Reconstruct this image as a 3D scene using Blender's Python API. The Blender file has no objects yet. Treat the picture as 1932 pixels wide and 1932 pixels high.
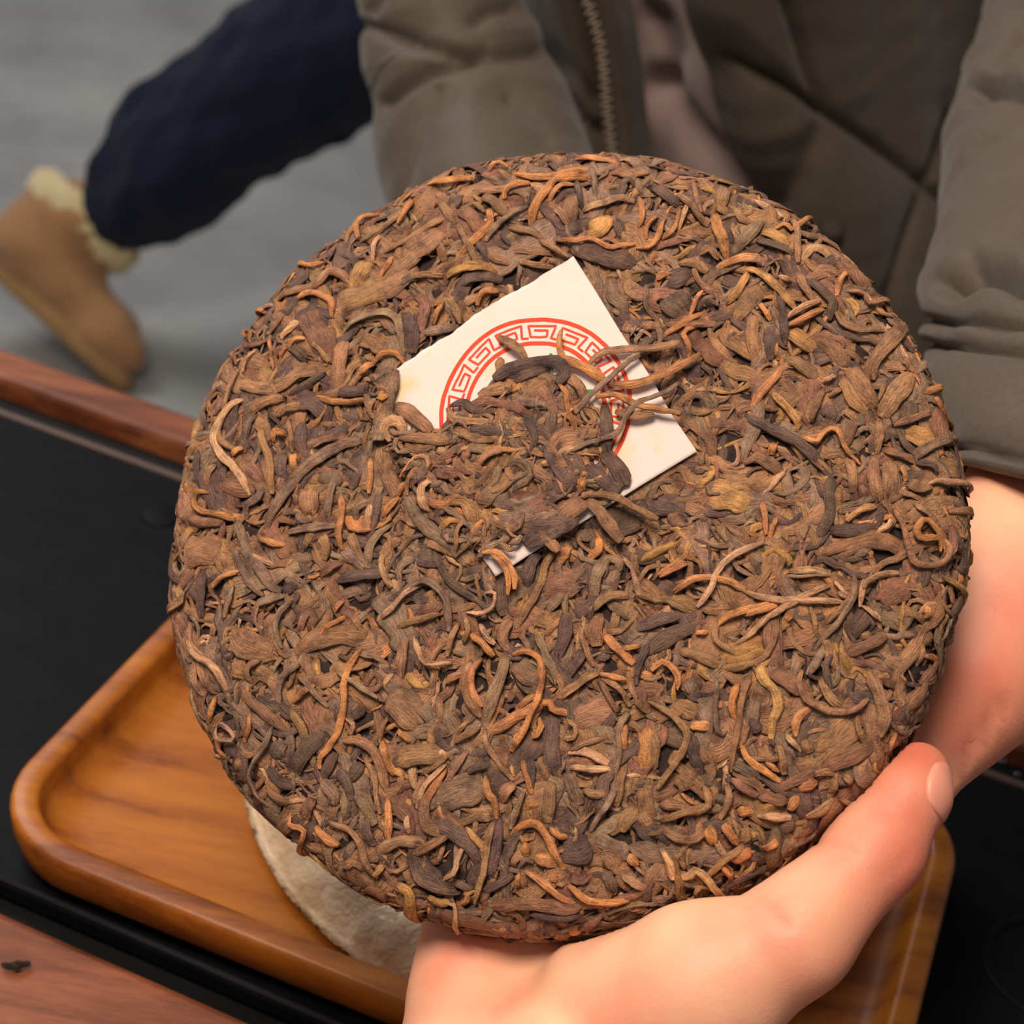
import bpy, math, random
import numpy as np
from mathutils import Matrix, Vector

# ------------------------------------------------------------------ camera
FPX, CPX = 3458.0, 966.0            # focal length and centre for a 1932 px frame
CAM_H, TABLE_Z = 1.17, 0.75
CAM = np.array([0.0, 0.0, CAM_H])
M = np.array([[0.983558042, 0.180592296, 0.0],
              [0.0970951511, -0.528808364, 0.843169168],
              [0.152269856, -0.829305816, -0.537648356]])   # world = M @ (right, down, forward)
scene = bpy.context.scene
COL = scene.collection
cam_data = bpy.data.cameras.new('camera')
cam = bpy.data.objects.new('camera', cam_data)
COL.objects.link(cam)
cam_data.sensor_width = 36.0
cam_data.lens = 36.0 * FPX / 1932.0
cam_data.clip_start = 0.02
R3 = np.column_stack([M[:, 0], -M[:, 1], -M[:, 2]])
mw = Matrix.Identity(4)
for i in range(3):
    for j in range(3):
        mw[i][j] = R3[i, j]
    mw[i][3] = CAM[i]
cam.matrix_world = mw
cam_data.dof.use_dof = True
cam_data.dof.focus_distance = 0.430
cam_data.dof.aperture_fstop = 19.0
scene.camera = cam

# ------------------------------------------------------------------ light
world = bpy.data.worlds.new('room_light')
scene.world = world
world.use_nodes = True
bg = world.node_tree.nodes['Background']
bg.inputs[0].default_value = (0.97, 0.98, 1.0, 1)
bg.inputs[1].default_value = 0.18


def area(name, loc, aim, size, power, col):
    d = bpy.data.lights.new(name, 'AREA')
    d.shape = 'DISK'
    d.size = size
    d.energy = power
    d.color = col
    o = bpy.data.objects.new(name, d)
    COL.objects.link(o)
    o.location = loc
    o.rotation_euler = (Vector(aim) - Vector(loc)).to_track_quat('-Z', 'Y').to_euler()
    return o


area('ceiling_lamp', (-0.33, -0.01, 2.12), (0.0, 0.37, 0.93), 0.60, 21.5, (1.0, 0.86, 0.74))
area('ceiling_lamp', (-1.6, 2.2, 2.7), (-0.8, 1.9, 0.0), 1.4, 40, (1.0, 0.98, 0.95))

scene.view_settings.view_transform = 'Standard'
scene.view_settings.look = 'None'
scene.view_settings.gamma = 1.0
scene.view_settings.use_curve_mapping = False
scene.view_settings.exposure = 0.0


# ------------------------------------------------------------------ helpers
def at(px, py, d):
    """world point on the sight line of a pixel of the photograph, d metres deep"""
    return CAM + (M @ np.array([(px - CPX) / FPX, (py - CPX) / FPX, 1.0])) * d


def on_plane(px, py, z):
    r = M @ np.array([(px - CPX) / FPX, (py - CPX) / FPX, 1.0])
    return CAM + r * ((z - CAM_H) / r[2])


def to_px(P):
    q = (np.asarray(P) - CAM) @ M
    return q[:, :2] / q[:, 2:3] * FPX + CPX


def lin(r, g, b):
    f = lambda c: c / 12.92 if c <= 0.04045 else ((c + 0.055) / 1.055) ** 2.4
    return (f(r / 255), f(g / 255), f(b / 255))


def mesh_obj(name, V, faces, mat, parent=None, smooth=True, attrs=None):
    me = bpy.data.meshes.new(name)
    V = np.asarray(V, dtype=np.float32)
    if isinstance(faces, np.ndarray):
        nf, k = faces.shape
        me.vertices.add(len(V))
        me.vertices.foreach_set('co', V.ravel())
        me.loops.add(nf * k)
        me.loops.foreach_set('vertex_index', faces.astype(np.int32).ravel())
        me.polygons.add(nf)
        me.polygons.foreach_set('loop_start', np.arange(0, nf * k, k, dtype=np.int32))
        me.update(calc_edges=True)
        me.validate()
    else:
        me.from_pydata([tuple(v) for v in V], [], [tuple(f) for f in faces])
    if smooth:
        me.polygons.foreach_set('use_smooth', np.ones(len(me.polygons), dtype=bool))
    if attrs:
        for an, (typ, arr) in attrs.items():
            a = me.attributes.new(an, typ, 'POINT')
            key = {'FLOAT_COLOR': 'color', 'FLOAT2': 'vector', 'FLOAT': 'value'}[typ]
            a.data.foreach_set(key, np.asarray(arr, dtype=np.float32).ravel())
    me.materials.append(mat)
    o = bpy.data.objects.new(name, me)
    COL.objects.link(o)
    if parent:
        o.parent = parent
    return o


def empty(name, loc=(0, 0, 0)):
    o = bpy.data.objects.new(name, None)
    COL.objects.link(o)
    o.location = loc
    o.empty_display_size = 0.02
    return o


def keep(o, parent):
    """parent without moving the mesh, whose vertices are in world coordinates"""
    o.parent = parent
    p, m = parent, Matrix.Identity(4)
    while p:
        m = Matrix.Translation(p.location) @ m
        p = p.parent
    o.matrix_parent_inverse = m.inverted()
    return o


def tag(o, label=None, cat=None, group=None, kind=None):
    if label: o['label'] = label
    if cat: o['category'] = cat
    if group: o['group'] = group
    if kind: o['kind'] = kind
    return o


def grid_faces(nu, nv, wrap=False):
    a = np.arange(nu - 1)[:, None] * nv
    b = np.arange(nv if wrap else nv - 1)[None, :]
    b2 = (b + 1) % nv
    return np.stack([a + b, a + b2, a + nv + b2, a + nv + b], -1).reshape(-1, 4)


def catmull(P, n):
    P = np.asarray(P, float)
    if len(P) == 2:
        t = np.linspace(0, 1, n)[:, None]
        return P[0] * (1 - t) + P[1] * t
    Q = np.vstack([2 * P[0] - P[1], P, 2 * P[-1] - P[-2]])
    fine = []
    for i in range(len(P) - 1):
        p0, p1, p2, p3 = Q[i:i + 4]
        t = np.linspace(0, 1, 12, endpoint=False)[:, None]
        fine.append(0.5 * (2 * p1 + (p2 - p0) * t + (2 * p0 - 5 * p1 + 4 * p2 - p3) * t ** 2 + (3 * p1 - p0 - 3 * p2 + p3) * t ** 3))
    fine.append(P[-1:])
    fine = np.vstack(fine)
    L = np.r_[0, np.cumsum(np.linalg.norm(np.diff(fine, axis=0), axis=1))]
    s = np.linspace(0, L[-1], n)
    return np.column_stack([np.interp(s, L, fine[:, k]) for k in range(fine.shape[1])])


def wob(P, scale, seed, octaves=4):
    """smooth pseudo-random field from a sum of sines"""
    r = np.random.default_rng(seed)
    out = np.zeros(len(P))
    for o in range(octaves):
        for _ in range(4):
            k = r.normal(size=P.shape[1])
            k *= (2 ** o) / scale / np.linalg.norm(k) * 2 * math.pi * r.uniform(0.6, 1.3)
            out += np.sin(P @ k + r.uniform(0, 6.28)) * 0.5 ** o / 4
    return out


def normals_of(V, F):
    fn = np.cross(V[F[:, 2]] - V[F[:, 0]], V[F[:, 3]] - V[F[:, 1]])
    n = np.zeros_like(V)
    for k in range(4):
        np.add.at(n, F[:, k], fn)
    return n / (np.linalg.norm(n, axis=1, keepdims=True) + 1e-12)


def seg_dist(Q, poly):
    """distance of 2-D points to a polyline"""
    poly = np.asarray(poly, float)
    best = np.full(len(Q), 1e9)
    for a, b in zip(poly[:-1], poly[1:]):
        ab = b - a
        t = np.clip(((Q - a) @ ab) / (ab @ ab), 0, 1)
        best = np.minimum(best, np.linalg.norm(Q - a - t[:, None] * ab, axis=1))
    return best


def surface_nets(f, lo, h):
    """smooth closed surface where the 3-D field f crosses zero"""
    s = f < 0
    nx, ny, nz = f.shape
    cnt = np.zeros((nx - 1, ny - 1, nz - 1), np.int32)
    pos = np.zeros((nx - 1, ny - 1, nz - 1, 3), np.float32)
    C = [(a, b, c) for a in (0, 1) for b in (0, 1) for c in (0, 1)]
    sl = lambda A, c: A[c[0]:nx - 1 + c[0], c[1]:ny - 1 + c[1], c[2]:nz - 1 + c[2]]
    for i, a in enumerate(C):
        for b in C[i + 1:]:
            if sum(abs(x - y) for x, y in zip(a, b)) != 1:
                continue
            sa, sb = sl(s, a), sl(s, b)
            m = sa != sb
            fa, fb = sl(f, a)[m], sl(f, b)[m]
            t = (fa / (fa - fb))[:, None]
            pos[m] += np.array(a, np.float32) * (1 - t) + np.array(b, np.float32) * t
            cnt[m] += 1
    act = cnt > 0
    idx = np.full(act.shape, -1, np.int64)
    idx[act] = np.arange(act.sum())
    cells = np.argwhere(act)
    V = (cells + pos[act] / cnt[act][:, None]) * h + lo
    faces = []
    for ax in range(3):
        o1, o2 = (ax + 1) % 3, (ax + 2) % 3
        n = [nx, ny, nz]
        n[ax] -= 1
        A = [slice(0, x) for x in (nx, ny, nz)]
        A[ax] = slice(0, n[ax])
        B = list(A)
        B[ax] = slice(1, n[ax] + 1)
        e = np.argwhere(s[tuple(A)] != s[tuple(B)])
        e = e[(e[:, o1] > 0) & (e[:, o2] > 0) & (e[:, o1] < (nx, ny, nz)[o1] - 1) & (e[:, o2] < (nx, ny, nz)[o2] - 1)]
        inside = s[tuple(e.T)]
        q = []
        for d1, d2 in ((0, 0), (1, 0), (1, 1), (0, 1)):
            c = e.copy()
            c[:, o1] -= 1 - d1
            c[:, o2] -= 1 - d2
            q.append(idx[tuple(c.T)])
        q = np.stack(q, 1)
        q[~inside] = q[~inside][:, ::-1]
        faces.append(q)
    return V, np.vstack(faces)


def sdf_body(caps, h, k=0.006, pad=0.03):
    """caps: (a, ra, b, rb) tapered capsules, blended into one skin"""
    pts = np.array([c[0] for c in caps] + [c[2] for c in caps])
    rm = max(max(c[1], c[3]) for c in caps)
    lo = pts.min(0) - rm - pad
    hi = pts.max(0) + rm + pad
    n = np.ceil((hi - lo) / h).astype(int) + 1
    f = np.full(n, 1.0, np.float32)
    for a, ra, b, rb in caps:
        a, b = np.asarray(a, float), np.asarray(b, float)
        R = max(ra, rb) + pad
        i0 = np.maximum(np.floor((np.minimum(a, b) - R - lo) / h).astype(int), 0)
        i1 = np.minimum(np.ceil((np.maximum(a, b) + R - lo) / h).astype(int) + 1, n)
        ax = [np.arange(i0[q], i1[q]) * h + lo[q] for q in range(3)]
        P = np.stack(np.meshgrid(*ax, indexing='ij'), -1).astype(np.float32)
        ab = b - a
        t = np.clip(((P - a) @ ab) / max(ab @ ab, 1e-12), 0, 1)
        d = np.linalg.norm(P - a - t[..., None] * ab, axis=-1) - (ra + (rb - ra) * t)
        s_ = tuple(slice(i0[q], i1[q]) for q in range(3))
        g = f[s_]
        u = np.clip(0.5 + 0.5 * (g - d) / k, 0, 1)
        f[s_] = g * (1 - u) + d * u - k * u * (1 - u)
    return surface_nets(f, lo, h)


def relax(V, F, it=3, lam=0.5):
    E = np.vstack([F[:, [0, 1]], F[:, [1, 2]], F[:, [2, 3]], F[:, [3, 0]]])
    E = np.vstack([E, E[:, ::-1]])
    deg = np.bincount(E[:, 0], minlength=len(V))[:, None]
    for _ in range(it):
        S = np.zeros_like(V)
        for q in range(3):
            S[:, q] = np.bincount(E[:, 0], weights=V[E[:, 1], q], minlength=len(V))
        V = V + lam * (S / np.maximum(deg, 1) - V)
    return V


# ------------------------------------------------------------------ materials
class NT:
    def __init__(self, name):
        self.m = bpy.data.materials.new(name)
        self.m.use_nodes = True
        self.t = self.m.node_tree
        self.b = self.t.nodes['Principled BSDF']

    def n(self, typ, **kw):
        nd = self.t.nodes.new(typ)
        for k, v in kw.items():
            if k.startswith('i_'):
                key = k[2:].replace('_', ' ')
                nd.inputs[int(key) if key.isdigit() else key].default_value = v
            else:
                setattr(nd, k, v)
        return nd

    def l(self, a, b):
        self.t.links.new(a, b)

    def ramp(self, src, stops):
        r = self.n('ShaderNodeValToRGB')
        e = r.color_ramp.elements
        while len(e) < len(stops):
            e.new(0.5)
        for q, (p, c) in zip(e, stops):
            q.position = p
            q.color = (*c, 1)
        self.l(src, r.inputs[0])
        return r

    def bump(self, src, strength, dist):
        b = self.n('ShaderNodeBump')
        b.inputs['Strength'].default_value = strength
        b.inputs['Distance'].default_value = dist
        self.l(src, b.inputs['Height'])
        self.l(b.outputs[0], self.b.inputs['Normal'])
        return b


def noise(nt, vec, scale, detail=4, rough=0.55):
    nd = nt.n('ShaderNodeTexNoise')
    nd.inputs['Scale'].default_value = scale
    nd.inputs['Detail'].default_value = detail
    nd.inputs['Roughness'].default_value = rough
    if vec is not None:
        nt.l(vec, nd.inputs['Vector'])
    return nd


def mapping(nt, rot_z=0.0, scale=(1, 1, 1)):
    tc = nt.n('ShaderNodeTexCoord')
    mp = nt.n('ShaderNodeMapping')
    mp.inputs['Rotation'].default_value = (0, 0, rot_z)
    mp.inputs['Scale'].default_value = scale
    nt.l(tc.outputs['Object'], mp.inputs[0])
    return mp.outputs[0]


def plain(name, col, rough=0.6, spec=0.5, nscale=0, var=0.0, bump=0.0, bdist=0.001):
    nt = NT(name)
    nt.b.inputs['Roughness'].default_value = rough
    nt.b.inputs['Specular IOR Level'].default_value = spec
    if nscale:
        tc = nt.n('ShaderNodeTexCoord')
        nz = noise(nt, tc.outputs['Object'], nscale)
        lo = tuple(c * (1 - var) for c in col)
        hi = tuple(min(1, c * (1 + var)) for c in col)
        r = nt.ramp(nz.outputs['Fac'], [(0.3, lo), (0.7, hi)])
        nt.l(r.outputs[0], nt.b.inputs['Base Color'])
        if bump:
            nt.bump(nz.outputs['Fac'], bump, bdist)
    else:
        nt.b.inputs['Base Color'].default_value = (*col, 1)
    return nt.m


def wood(name, dark, mid, light, rot, stretch, rough=0.35, fine=160):
    nt = NT(name)
    v = mapping(nt, rot, (1, stretch, stretch))
    n1 = noise(nt, v, 9, 6, 0.6)
    n2 = noise(nt, v, fine, 3, 0.6)
    mx = nt.n('ShaderNodeMath', operation='MULTIPLY_ADD')
    nt.l(n2.outputs['Fac'], mx.inputs[0])
    mx.inputs[1].default_value = 0.22
    nt.l(n1.outputs['Fac'], mx.inputs[2])
    r = nt.ramp(mx.outputs[0], [(0.42, dark), (0.60, mid), (0.78, light)])
    nt.l(r.outputs[0], nt.b.inputs['Base Color'])
    nt.b.inputs['Roughness'].default_value = rough
    nt.bump(n2.outputs['Fac'], 0.12, 0.0006)
    return nt.m


TABLE_ROT = math.radians(-16.5)
TRAY_ROT = math.radians(-15.0)

# tea leaf: colour from the leaf itself, fibres along it
nt = NT('tea_leaf')
ca = nt.n('ShaderNodeAttribute', attribute_name='Col')
ua = nt.n('ShaderNodeAttribute', attribute_name='luv')
mp = nt.n('ShaderNodeMapping')
mp.inputs['Scale'].default_value = (300, 2300, 1)
nt.l(ua.outputs['Vector'], mp.inputs[0])
st = noise(nt, mp.outputs[0], 1.0, 4, 0.62)
tc = nt.n('ShaderNodeTexCoord')
bl = noise(nt, tc.outputs['Object'], 210, 6, 0.65)
fi = noise(nt, tc.outputs['Object'], 1500, 3, 0.6)
r1 = nt.ramp(st.outputs['Fac'], [(0.32, (0.62, 0.58, 0.57)), (0.50, (0.98, 0.98, 0.98)), (0.66, (1.34, 1.32, 1.28))])
m1 = nt.n('ShaderNodeMix', data_type='RGBA', blend_type='MULTIPLY')
m1.inputs[0].default_value = 1.0
nt.l(ca.outputs['Color'], m1.inputs[6])
nt.l(r1.outputs[0], m1.inputs[7])
r2 = nt.ramp(bl.outputs['Fac'], [(0.33, (0.50, 0.45, 0.46)), (0.49, (1.0, 0.99, 0.98)), (0.68, (1.36, 1.30, 1.18))])
m2 = nt.n('ShaderNodeMix', data_type='RGBA', blend_type='MULTIPLY')
m2.inputs[0].default_value = 1.0
nt.l(m1.outputs[2], m2.inputs[6])
nt.l(r2.outputs[0], m2.inputs[7])
nt.l(m2.outputs[2], nt.b.inputs['Base Color'])
nt.b.inputs['Roughness'].default_value = 0.56
nt.b.inputs['Specular IOR Level'].default_value = 0.35
ad = nt.n('ShaderNodeMath', operation='MULTIPLY_ADD')
nt.l(fi.outputs['Fac'], ad.inputs[0])
ad.inputs[1].default_value = 0.6
nt.l(st.outputs['Fac'], ad.inputs[2])
nt.bump(ad.outputs[0], 0.9, 0.0009)
M_LEAF = nt.m

M_CORE = plain('tea_core', lin(52, 38, 34), 0.8, 0.2, 400, 0.5, 0.6, 0.001)

# paper ticket
nt = NT('ticket_paper')
tc = nt.n('ShaderNodeTexCoord')
mp = nt.n('ShaderNodeMapping')
mp.inputs['Scale'].default_value = (40, 900, 900)
nt.l(tc.outputs['Object'], mp.inputs[0])
fb = noise(nt, mp.outputs[0], 1.0, 3)
sn = noise(nt, tc.outputs['Object'], 62, 4, 0.6)
r1 = nt.ramp(sn.outputs['Fac'], [(0.60, lin(236, 213, 200)), (0.68, lin(236, 206, 166)), (0.76, lin(230, 192, 122))])
nt.l(r1.outputs[0], nt.b.inputs['Base Color'])
nt.b.inputs['Roughness'].default_value = 0.75
nt.b.inputs['Specular IOR Level'].default_value = 0.2
nt.bump(fb.outputs['Fac'], 0.2, 0.0002)
M_PAPER = nt.m
M_RED = plain('red_ink', lin(226, 74, 44), 0.7, 0.2, 700, 0.12)
M_GREEN = plain('green_ink', lin(60, 140, 84), 0.7, 0.2, 700, 0.12)

# skin
nt = NT('skin')
tc = nt.n('ShaderNodeTexCoord')
sa = nt.n('ShaderNodeAttribute', attribute_name='flush')
n1 = noise(nt, tc.outputs['Object'], 38, 3, 0.5)
n2 = noise(nt, tc.outputs['Object'], 900, 3, 0.6)
vo = nt.n('ShaderNodeTexVoronoi')
vo.inputs['Scale'].default_value = 1100
nt.l(tc.outputs['Object'], vo.inputs['Vector'])
r1 = nt.ramp(n1.outputs['Fac'], [(0.33, lin(248, 190, 150)), (0.52, lin(247, 177, 142)), (0.70, lin(244, 157, 128))])
mx = nt.n('ShaderNodeMix', data_type='RGBA')
nt.l(sa.outputs['Fac'], mx.inputs[0])
nt.l(r1.outputs[0], mx.inputs[6])
mx.inputs[7].default_value = (*lin(206, 96, 70), 1)
nt.l(mx.outputs[2], nt.b.inputs['Base Color'])
nt.b.inputs['Roughness'].default_value = 0.5
nt.b.inputs['Specular IOR Level'].default_value = 0.35
nt.b.inputs['Subsurface Weight'].default_value = 0.25
nt.b.inputs['Subsurface Radius'].default_value = (1.0, 0.35, 0.2)
nt.b.inputs['Subsurface Scale'].default_value = 0.004
ad = nt.n('ShaderNodeMath', operation='ADD')
nt.l(n2.outputs['Fac'], ad.inputs[0])
nt.l(vo.outputs['Distance'], ad.inputs[1])
nt.bump(ad.outputs[0], 0.09, 0.0005)
M_SKIN = nt.m
M_NAIL = plain('nail', lin(232, 152, 126), 0.42, 0.4)

M_TRAY = wood('tray_wood', lin(104, 50, 8), lin(156, 86, 15), lin(176, 106, 24), -TRAY_ROT, 7, 0.42)
M_TABLEWOOD = wood('walnut', lin(62, 26, 11), lin(116, 58, 28), lin(150, 86, 48), -TABLE_ROT, 9, 0.55)
M_SLAB = plain('black_slab', lin(15, 15, 18), 0.5, 0.08, 60, 0.25, 0.05, 0.0004)
M_GROOVE = plain('black_groove', lin(8, 8, 9), 0.6, 0.2)
M_EDGE = plain('bevel_edge', lin(84, 66, 60), 0.4, 0.4)
M_MARK = plain('dark_mark', lin(7, 7, 9), 0.6, 0.12)
M_GLINT = plain('glint_gloss', lin(40, 40, 42), 0.04, 0.9)
M_FLOOR = None
nt = NT('floor_tile')
v = mapping(nt, 0.5, (1, 1, 1))
n1 = noise(nt, v, 3.2, 6, 0.62)
r1 = nt.ramp(n1.outputs['Fac'], [(0.3, lin(134, 135, 137)), (0.52, lin(158, 157, 156)), (0.72, lin(174, 171, 168))])
nt.l(r1.outputs[0], nt.b.inputs['Base Color'])
nt.b.inputs['Roughness'].default_value = 0.45
M_FLOOR = nt.m


def cloth(name, col, nscale, rough=0.75, sheen=0.1, var=0.12, bump=0.15):
    m = plain(name, col, rough, 0.25, nscale, var, bump, 0.0005)
    b = m.node_tree.nodes['Principled BSDF']
    b.inputs['Sheen Weight'].default_value = sheen
    return m


M_JACKET = cloth('olive_nylon', lin(83, 72, 59), 500, 0.62, 0.12)
M_LINING = cloth('brown_lining', lin(74, 62, 52), 500, 0.7)
M_SHIRT = cloth('mauve_knit', lin(176, 150, 142), 700, 0.85, 0.3)
M_ZIP = plain('zip_metal', lin(186, 166, 140), 0.35, 0.6)
M_SNAP = plain('dark_snap', lin(60, 54, 46), 0.7, 0.15)
M_NAVY = cloth('navy_cloth', lin(17, 22, 42), 300, 0.9, 0.05, 0.25)
M_SUEDE = cloth('tan_suede', lin(158, 116, 78), 160, 0.9, 0.3, 0.15)
M_SOLE = plain('tan_sole', lin(146, 112, 74), 0.8, 0.2, 60, 0.1)
M_FUR = cloth('cream_fleece', lin(206, 186, 140), 220, 0.95, 0.4, 0.15, 0.8)
M_WRAP = None
nt = NT('wrapping_paper')
tc = nt.n('ShaderNodeTexCoord')
n1 = noise(nt, tc.outputs['Object'], 55, 5, 0.6)
r1 = nt.ramp(n1.outputs['Fac'], [(0.3, lin(218, 188, 148)), (0.55, lin(234, 206, 168)), (0.75, lin(244, 224, 196))])
nt.l(r1.outputs[0], nt.b.inputs['Base Color'])
nt.b.inputs['Roughness'].default_value = 0.28
nt.b.inputs['Coat Weight'].default_value = 0.4
nt.bump(n1.outputs['Fac'], 0.8, 0.006)
M_WRAP = nt.m

# ------------------------------------------------------------------ floor
fl = mesh_obj('floor', [(-4, -2, 0), (4, -2, 0), (4, 6, 0), (-4, 6, 0)], [(0, 1, 2, 3)], M_FLOOR, smooth=False)
tag(fl, kind='structure')
wl = mesh_obj('wall_back', [(x, y, z) for z in (0, 3) for x, y in ((-4, 6), (4, 6), (4, 6.12), (-4, 6.12))],
              [(0, 1, 5, 4), (1, 2, 6, 5), (2, 3, 7, 6), (3, 0, 4, 7), (4, 5, 6, 7), (3, 2, 1, 0)], plain('wall_paint', lin(196, 192, 186), 0.8, 0.2), smooth=False)
tag(wl, kind='structure')


# ------------------------------------------------------------------ table
def frame(rot):
    c, s = math.cos(rot), math.sin(rot)
    return np.array([c, s]), np.array([-s, c])


TU, TV = frame(TABLE_ROT)
YU, YV = frame(TRAY_ROT)


def slab_box(name, u0, u1, v0, v1, z0, z1, mat, parent, bev=0.002, U=TU, V_=TV):
    def ring(e, z):
        return [np.r_[U * a + V_ * b, z] for a, b in ((u0 + e, v0 + e), (u1 - e, v0 + e), (u1 - e, v1 - e), (u0 + e, v1 - e))]
    R = ring(bev, z0) + ring(0, z0 + bev) + ring(0, z1 - bev) + ring(bev * 0.3, z1 - bev * 0.3) + ring(bev, z1)
    F = [(3, 2, 1, 0)]
    for k in range(4):
        for i in range(4):
            j = (i + 1) % 4
            F.append((k * 4 + i, k * 4 + j, k * 4 + 4 + j, k * 4 + 4 + i))
    F.append((16, 17, 18, 19))
    return mesh_obj(name, R, F, mat, parent, smooth=False)


table = empty('tea_table')
tag(table, 'walnut tea table with a black slab set into its top, under the wooden tray', 'table')
U0, U1 = -0.62, 0.55
slab_box('inset_slab', U0 + 0.05, U1 - 0.05, 0.3452, 0.572, 0.741, 0.7495, M_SLAB, table)
slab_box('bevel_strip', U0 + 0.05, U1 - 0.05, 0.5725, 0.5765, 0.741, 0.7495, M_EDGE, table, 0.001)
slab_box('groove_bed', U0 + 0.03, U1 - 0.03, 0.336, 0.5965, 0.715, 0.741, M_GROOVE, table)
slab_box('far_rail', U0, U1, 0.5970, 0.619, 0.700, 0.7505, M_TABLEWOOD, table, 0.003)
slab_box('near_board', U0, U1, 0.235, 0.3335, 0.712, 0.7515, M_TABLEWOOD, table, 0.003)
slab_box('near_board', U0, U1, 0.135, 0.2345, 0.712, 0.7515, M_TABLEWOOD, table, 0.003)
slab_box('end_board', U0, U0 + 0.045, 0.334, 0.590, 0.712, 0.7515, M_TABLEWOOD, table, 0.003)
slab_box('end_board', U1 - 0.045, U1, 0.334, 0.590, 0.712, 0.7515, M_TABLEWOOD, table, 0.003)
for a in (U0 + 0.04, U1 - 0.09):
    for b in (0.15, 0.545):
        slab_box('leg', a, a + 0.05, b, b + 0.05, 0.0, 0.712, M_TABLEWOOD, table, 0.003)


def disc(name, cpx, z, r, h, mat, parent, ring_in=None):
    c = on_plane(*cpx, z)
    V, F = [], []
    N = 40
    if ring_in is None:
        prof = [(0, h), (r * 0.85, h), (r, h * 0.4), (r, -0.0005)]
    else:
        prof = [(ring_in, -0.0005), (ring_in, h), (r, h), (r, -0.0005)]
    for pr, pz in prof:
        for i in range(N):
            t = 2 * math.pi * i / N
            V.append((c[0] + pr * math.cos(t), c[1] + pr * math.sin(t), z + pz))
    F = grid_faces(len(prof), N, True)[:, ::-1]
    return mesh_obj(name, V, F, mat, parent)


disc('drain_plug', (304, 972), 0.7495, 0.0085, 0.0008, M_MARK, table)
disc('ring_mark', (1985, 1830), 0.7495, 0.024, 0.0004, M_MARK, table, 0.0205)
for px, r, lab in (((1890, 1437), 0.0016, 'larger glossy bead standing for a glint on the black slab, close beside the bare wrist'), ((1919, 1462), 0.0013, 'smaller glossy bead standing for a fainter glint on the black slab, farther from the bare wrist')):
    d = disc('glint_bead', px, 0.7497, r, r * 0.5, M_GLINT, None)  # small glossy bead added to stand for a bright glint
    tag(d, lab, 'bead', 'beads standing for glints on the slab')

# stray tea leaf on the near board is built with the leaves below

# ------------------------------------------------------------------ wooden tray
def rrect(u0, u1, v0, v1, rad, n=10):
    pts = []
    for cx, cy, a0 in ((u1 - rad, v1 - rad, 0), (u0 + rad, v1 - rad, 90), (u0 + rad, v0 + rad, 180), (u1 - rad, v0 + rad, 270)):
        for i in range(n + 1):
            t = math.radians(a0 + 90 * i / n)
            pts.append((cx + rad * math.cos(t), cy + rad * math.sin(t)))
    return pts


tu0, tu1, tv0, tv1 = -0.2440, 0.0400, 0.3490, 0.523
zb = 0.7497
loops = []
for e, z in ((0.014, 0.000), (0.007, 0.0012), (0.0025, 0.006), (0.0006, 0.0125), (0.0, 0.0180), (0.0005, 0.0196), (0.0016, 0.0203),
             (0.0068, 0.0203), (0.0082, 0.0198), (0.0089, 0.0184), (0.0096, 0.0135), (0.0116, 0.0095), (0.016, 0.0077), (0.022, 0.0072), (0.075, 0.0071)):
    rad = max(0.034 - e, 0.006)
    loops.append([(*(YU * a + YV * b), zb + z) for a, b in rrect(tu0 + e, tu1 - e, tv0 + e, tv1 - e, rad)])
n = len(loops[0])
V = [p for L in loops for p in L]
F = [tuple(f) for f in grid_faces(len(loops), n, True)]
F.append(tuple(range(n))[::-1])
F.append(tuple(range((len(loops) - 1) * n, len(loops) * n)))
tray = mesh_obj('wooden_tray', V, F, M_TRAY)
tag(tray, 'honey-brown wooden tray with rounded corners standing on the black slab', 'tray')

# ------------------------------------------------------------------ wrapped cake lying in the tray
wc = YU * -0.0935 + YV * 0.4655
WR = 0.1020
prof = np.array([(0.0, 0.022), (0.03, 0.0218), (0.06, 0.021), (0.08, 0.0188), (0.092, 0.0148), (0.097, 0.0095), (0.1005, 0.0045), (0.102, 0.001), (0.1012, -0.0008), (0.095, -0.001), (0.0, -0.001)])
pr = catmull(prof, 60)
N = 220
tt = np.linspace(0, 2 * np.pi, N, endpoint=False)
A, B = np.meshgrid(tt, pr[:, 0])
Z = np.repeat(pr[:, 1:2], N, 1)
P2 = np.column_stack([(B * np.cos(A)).ravel(), (B * np.sin(A)).ravel()])
cr = np.abs(wob(P2, 0.03, 5, 4)) * 0.0045 + wob(P2, 0.012, 9, 3) * 0.0012
edge = np.clip(B.ravel() / 0.03, 0, 1)
z = Z.ravel() + np.where(Z.ravel() > 0.0015, -cr * edge, 0)
rr = 1 + 0.012 * wob(np.column_stack([np.cos(A.ravel()), np.sin(A.ravel())]), 1.2, 3, 3)
lx, ly = P2[:, 0] * rr, P2[:, 1] * rr
W = np.column_stack([wc[0] + lx * YU[0] + ly * YV[0], wc[1] + lx * YU[1] + ly * YV[1], 0.7605 + (ly + WR) * 0.105 + z])
wrapped = mesh_obj('wrapped_cake', W, grid_faces(60, N, True), M_WRAP)
tag(wrapped, 'round tea cake in crinkled shiny cream wrapping lying in the wooden tray', 'wrapped cake')

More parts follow.
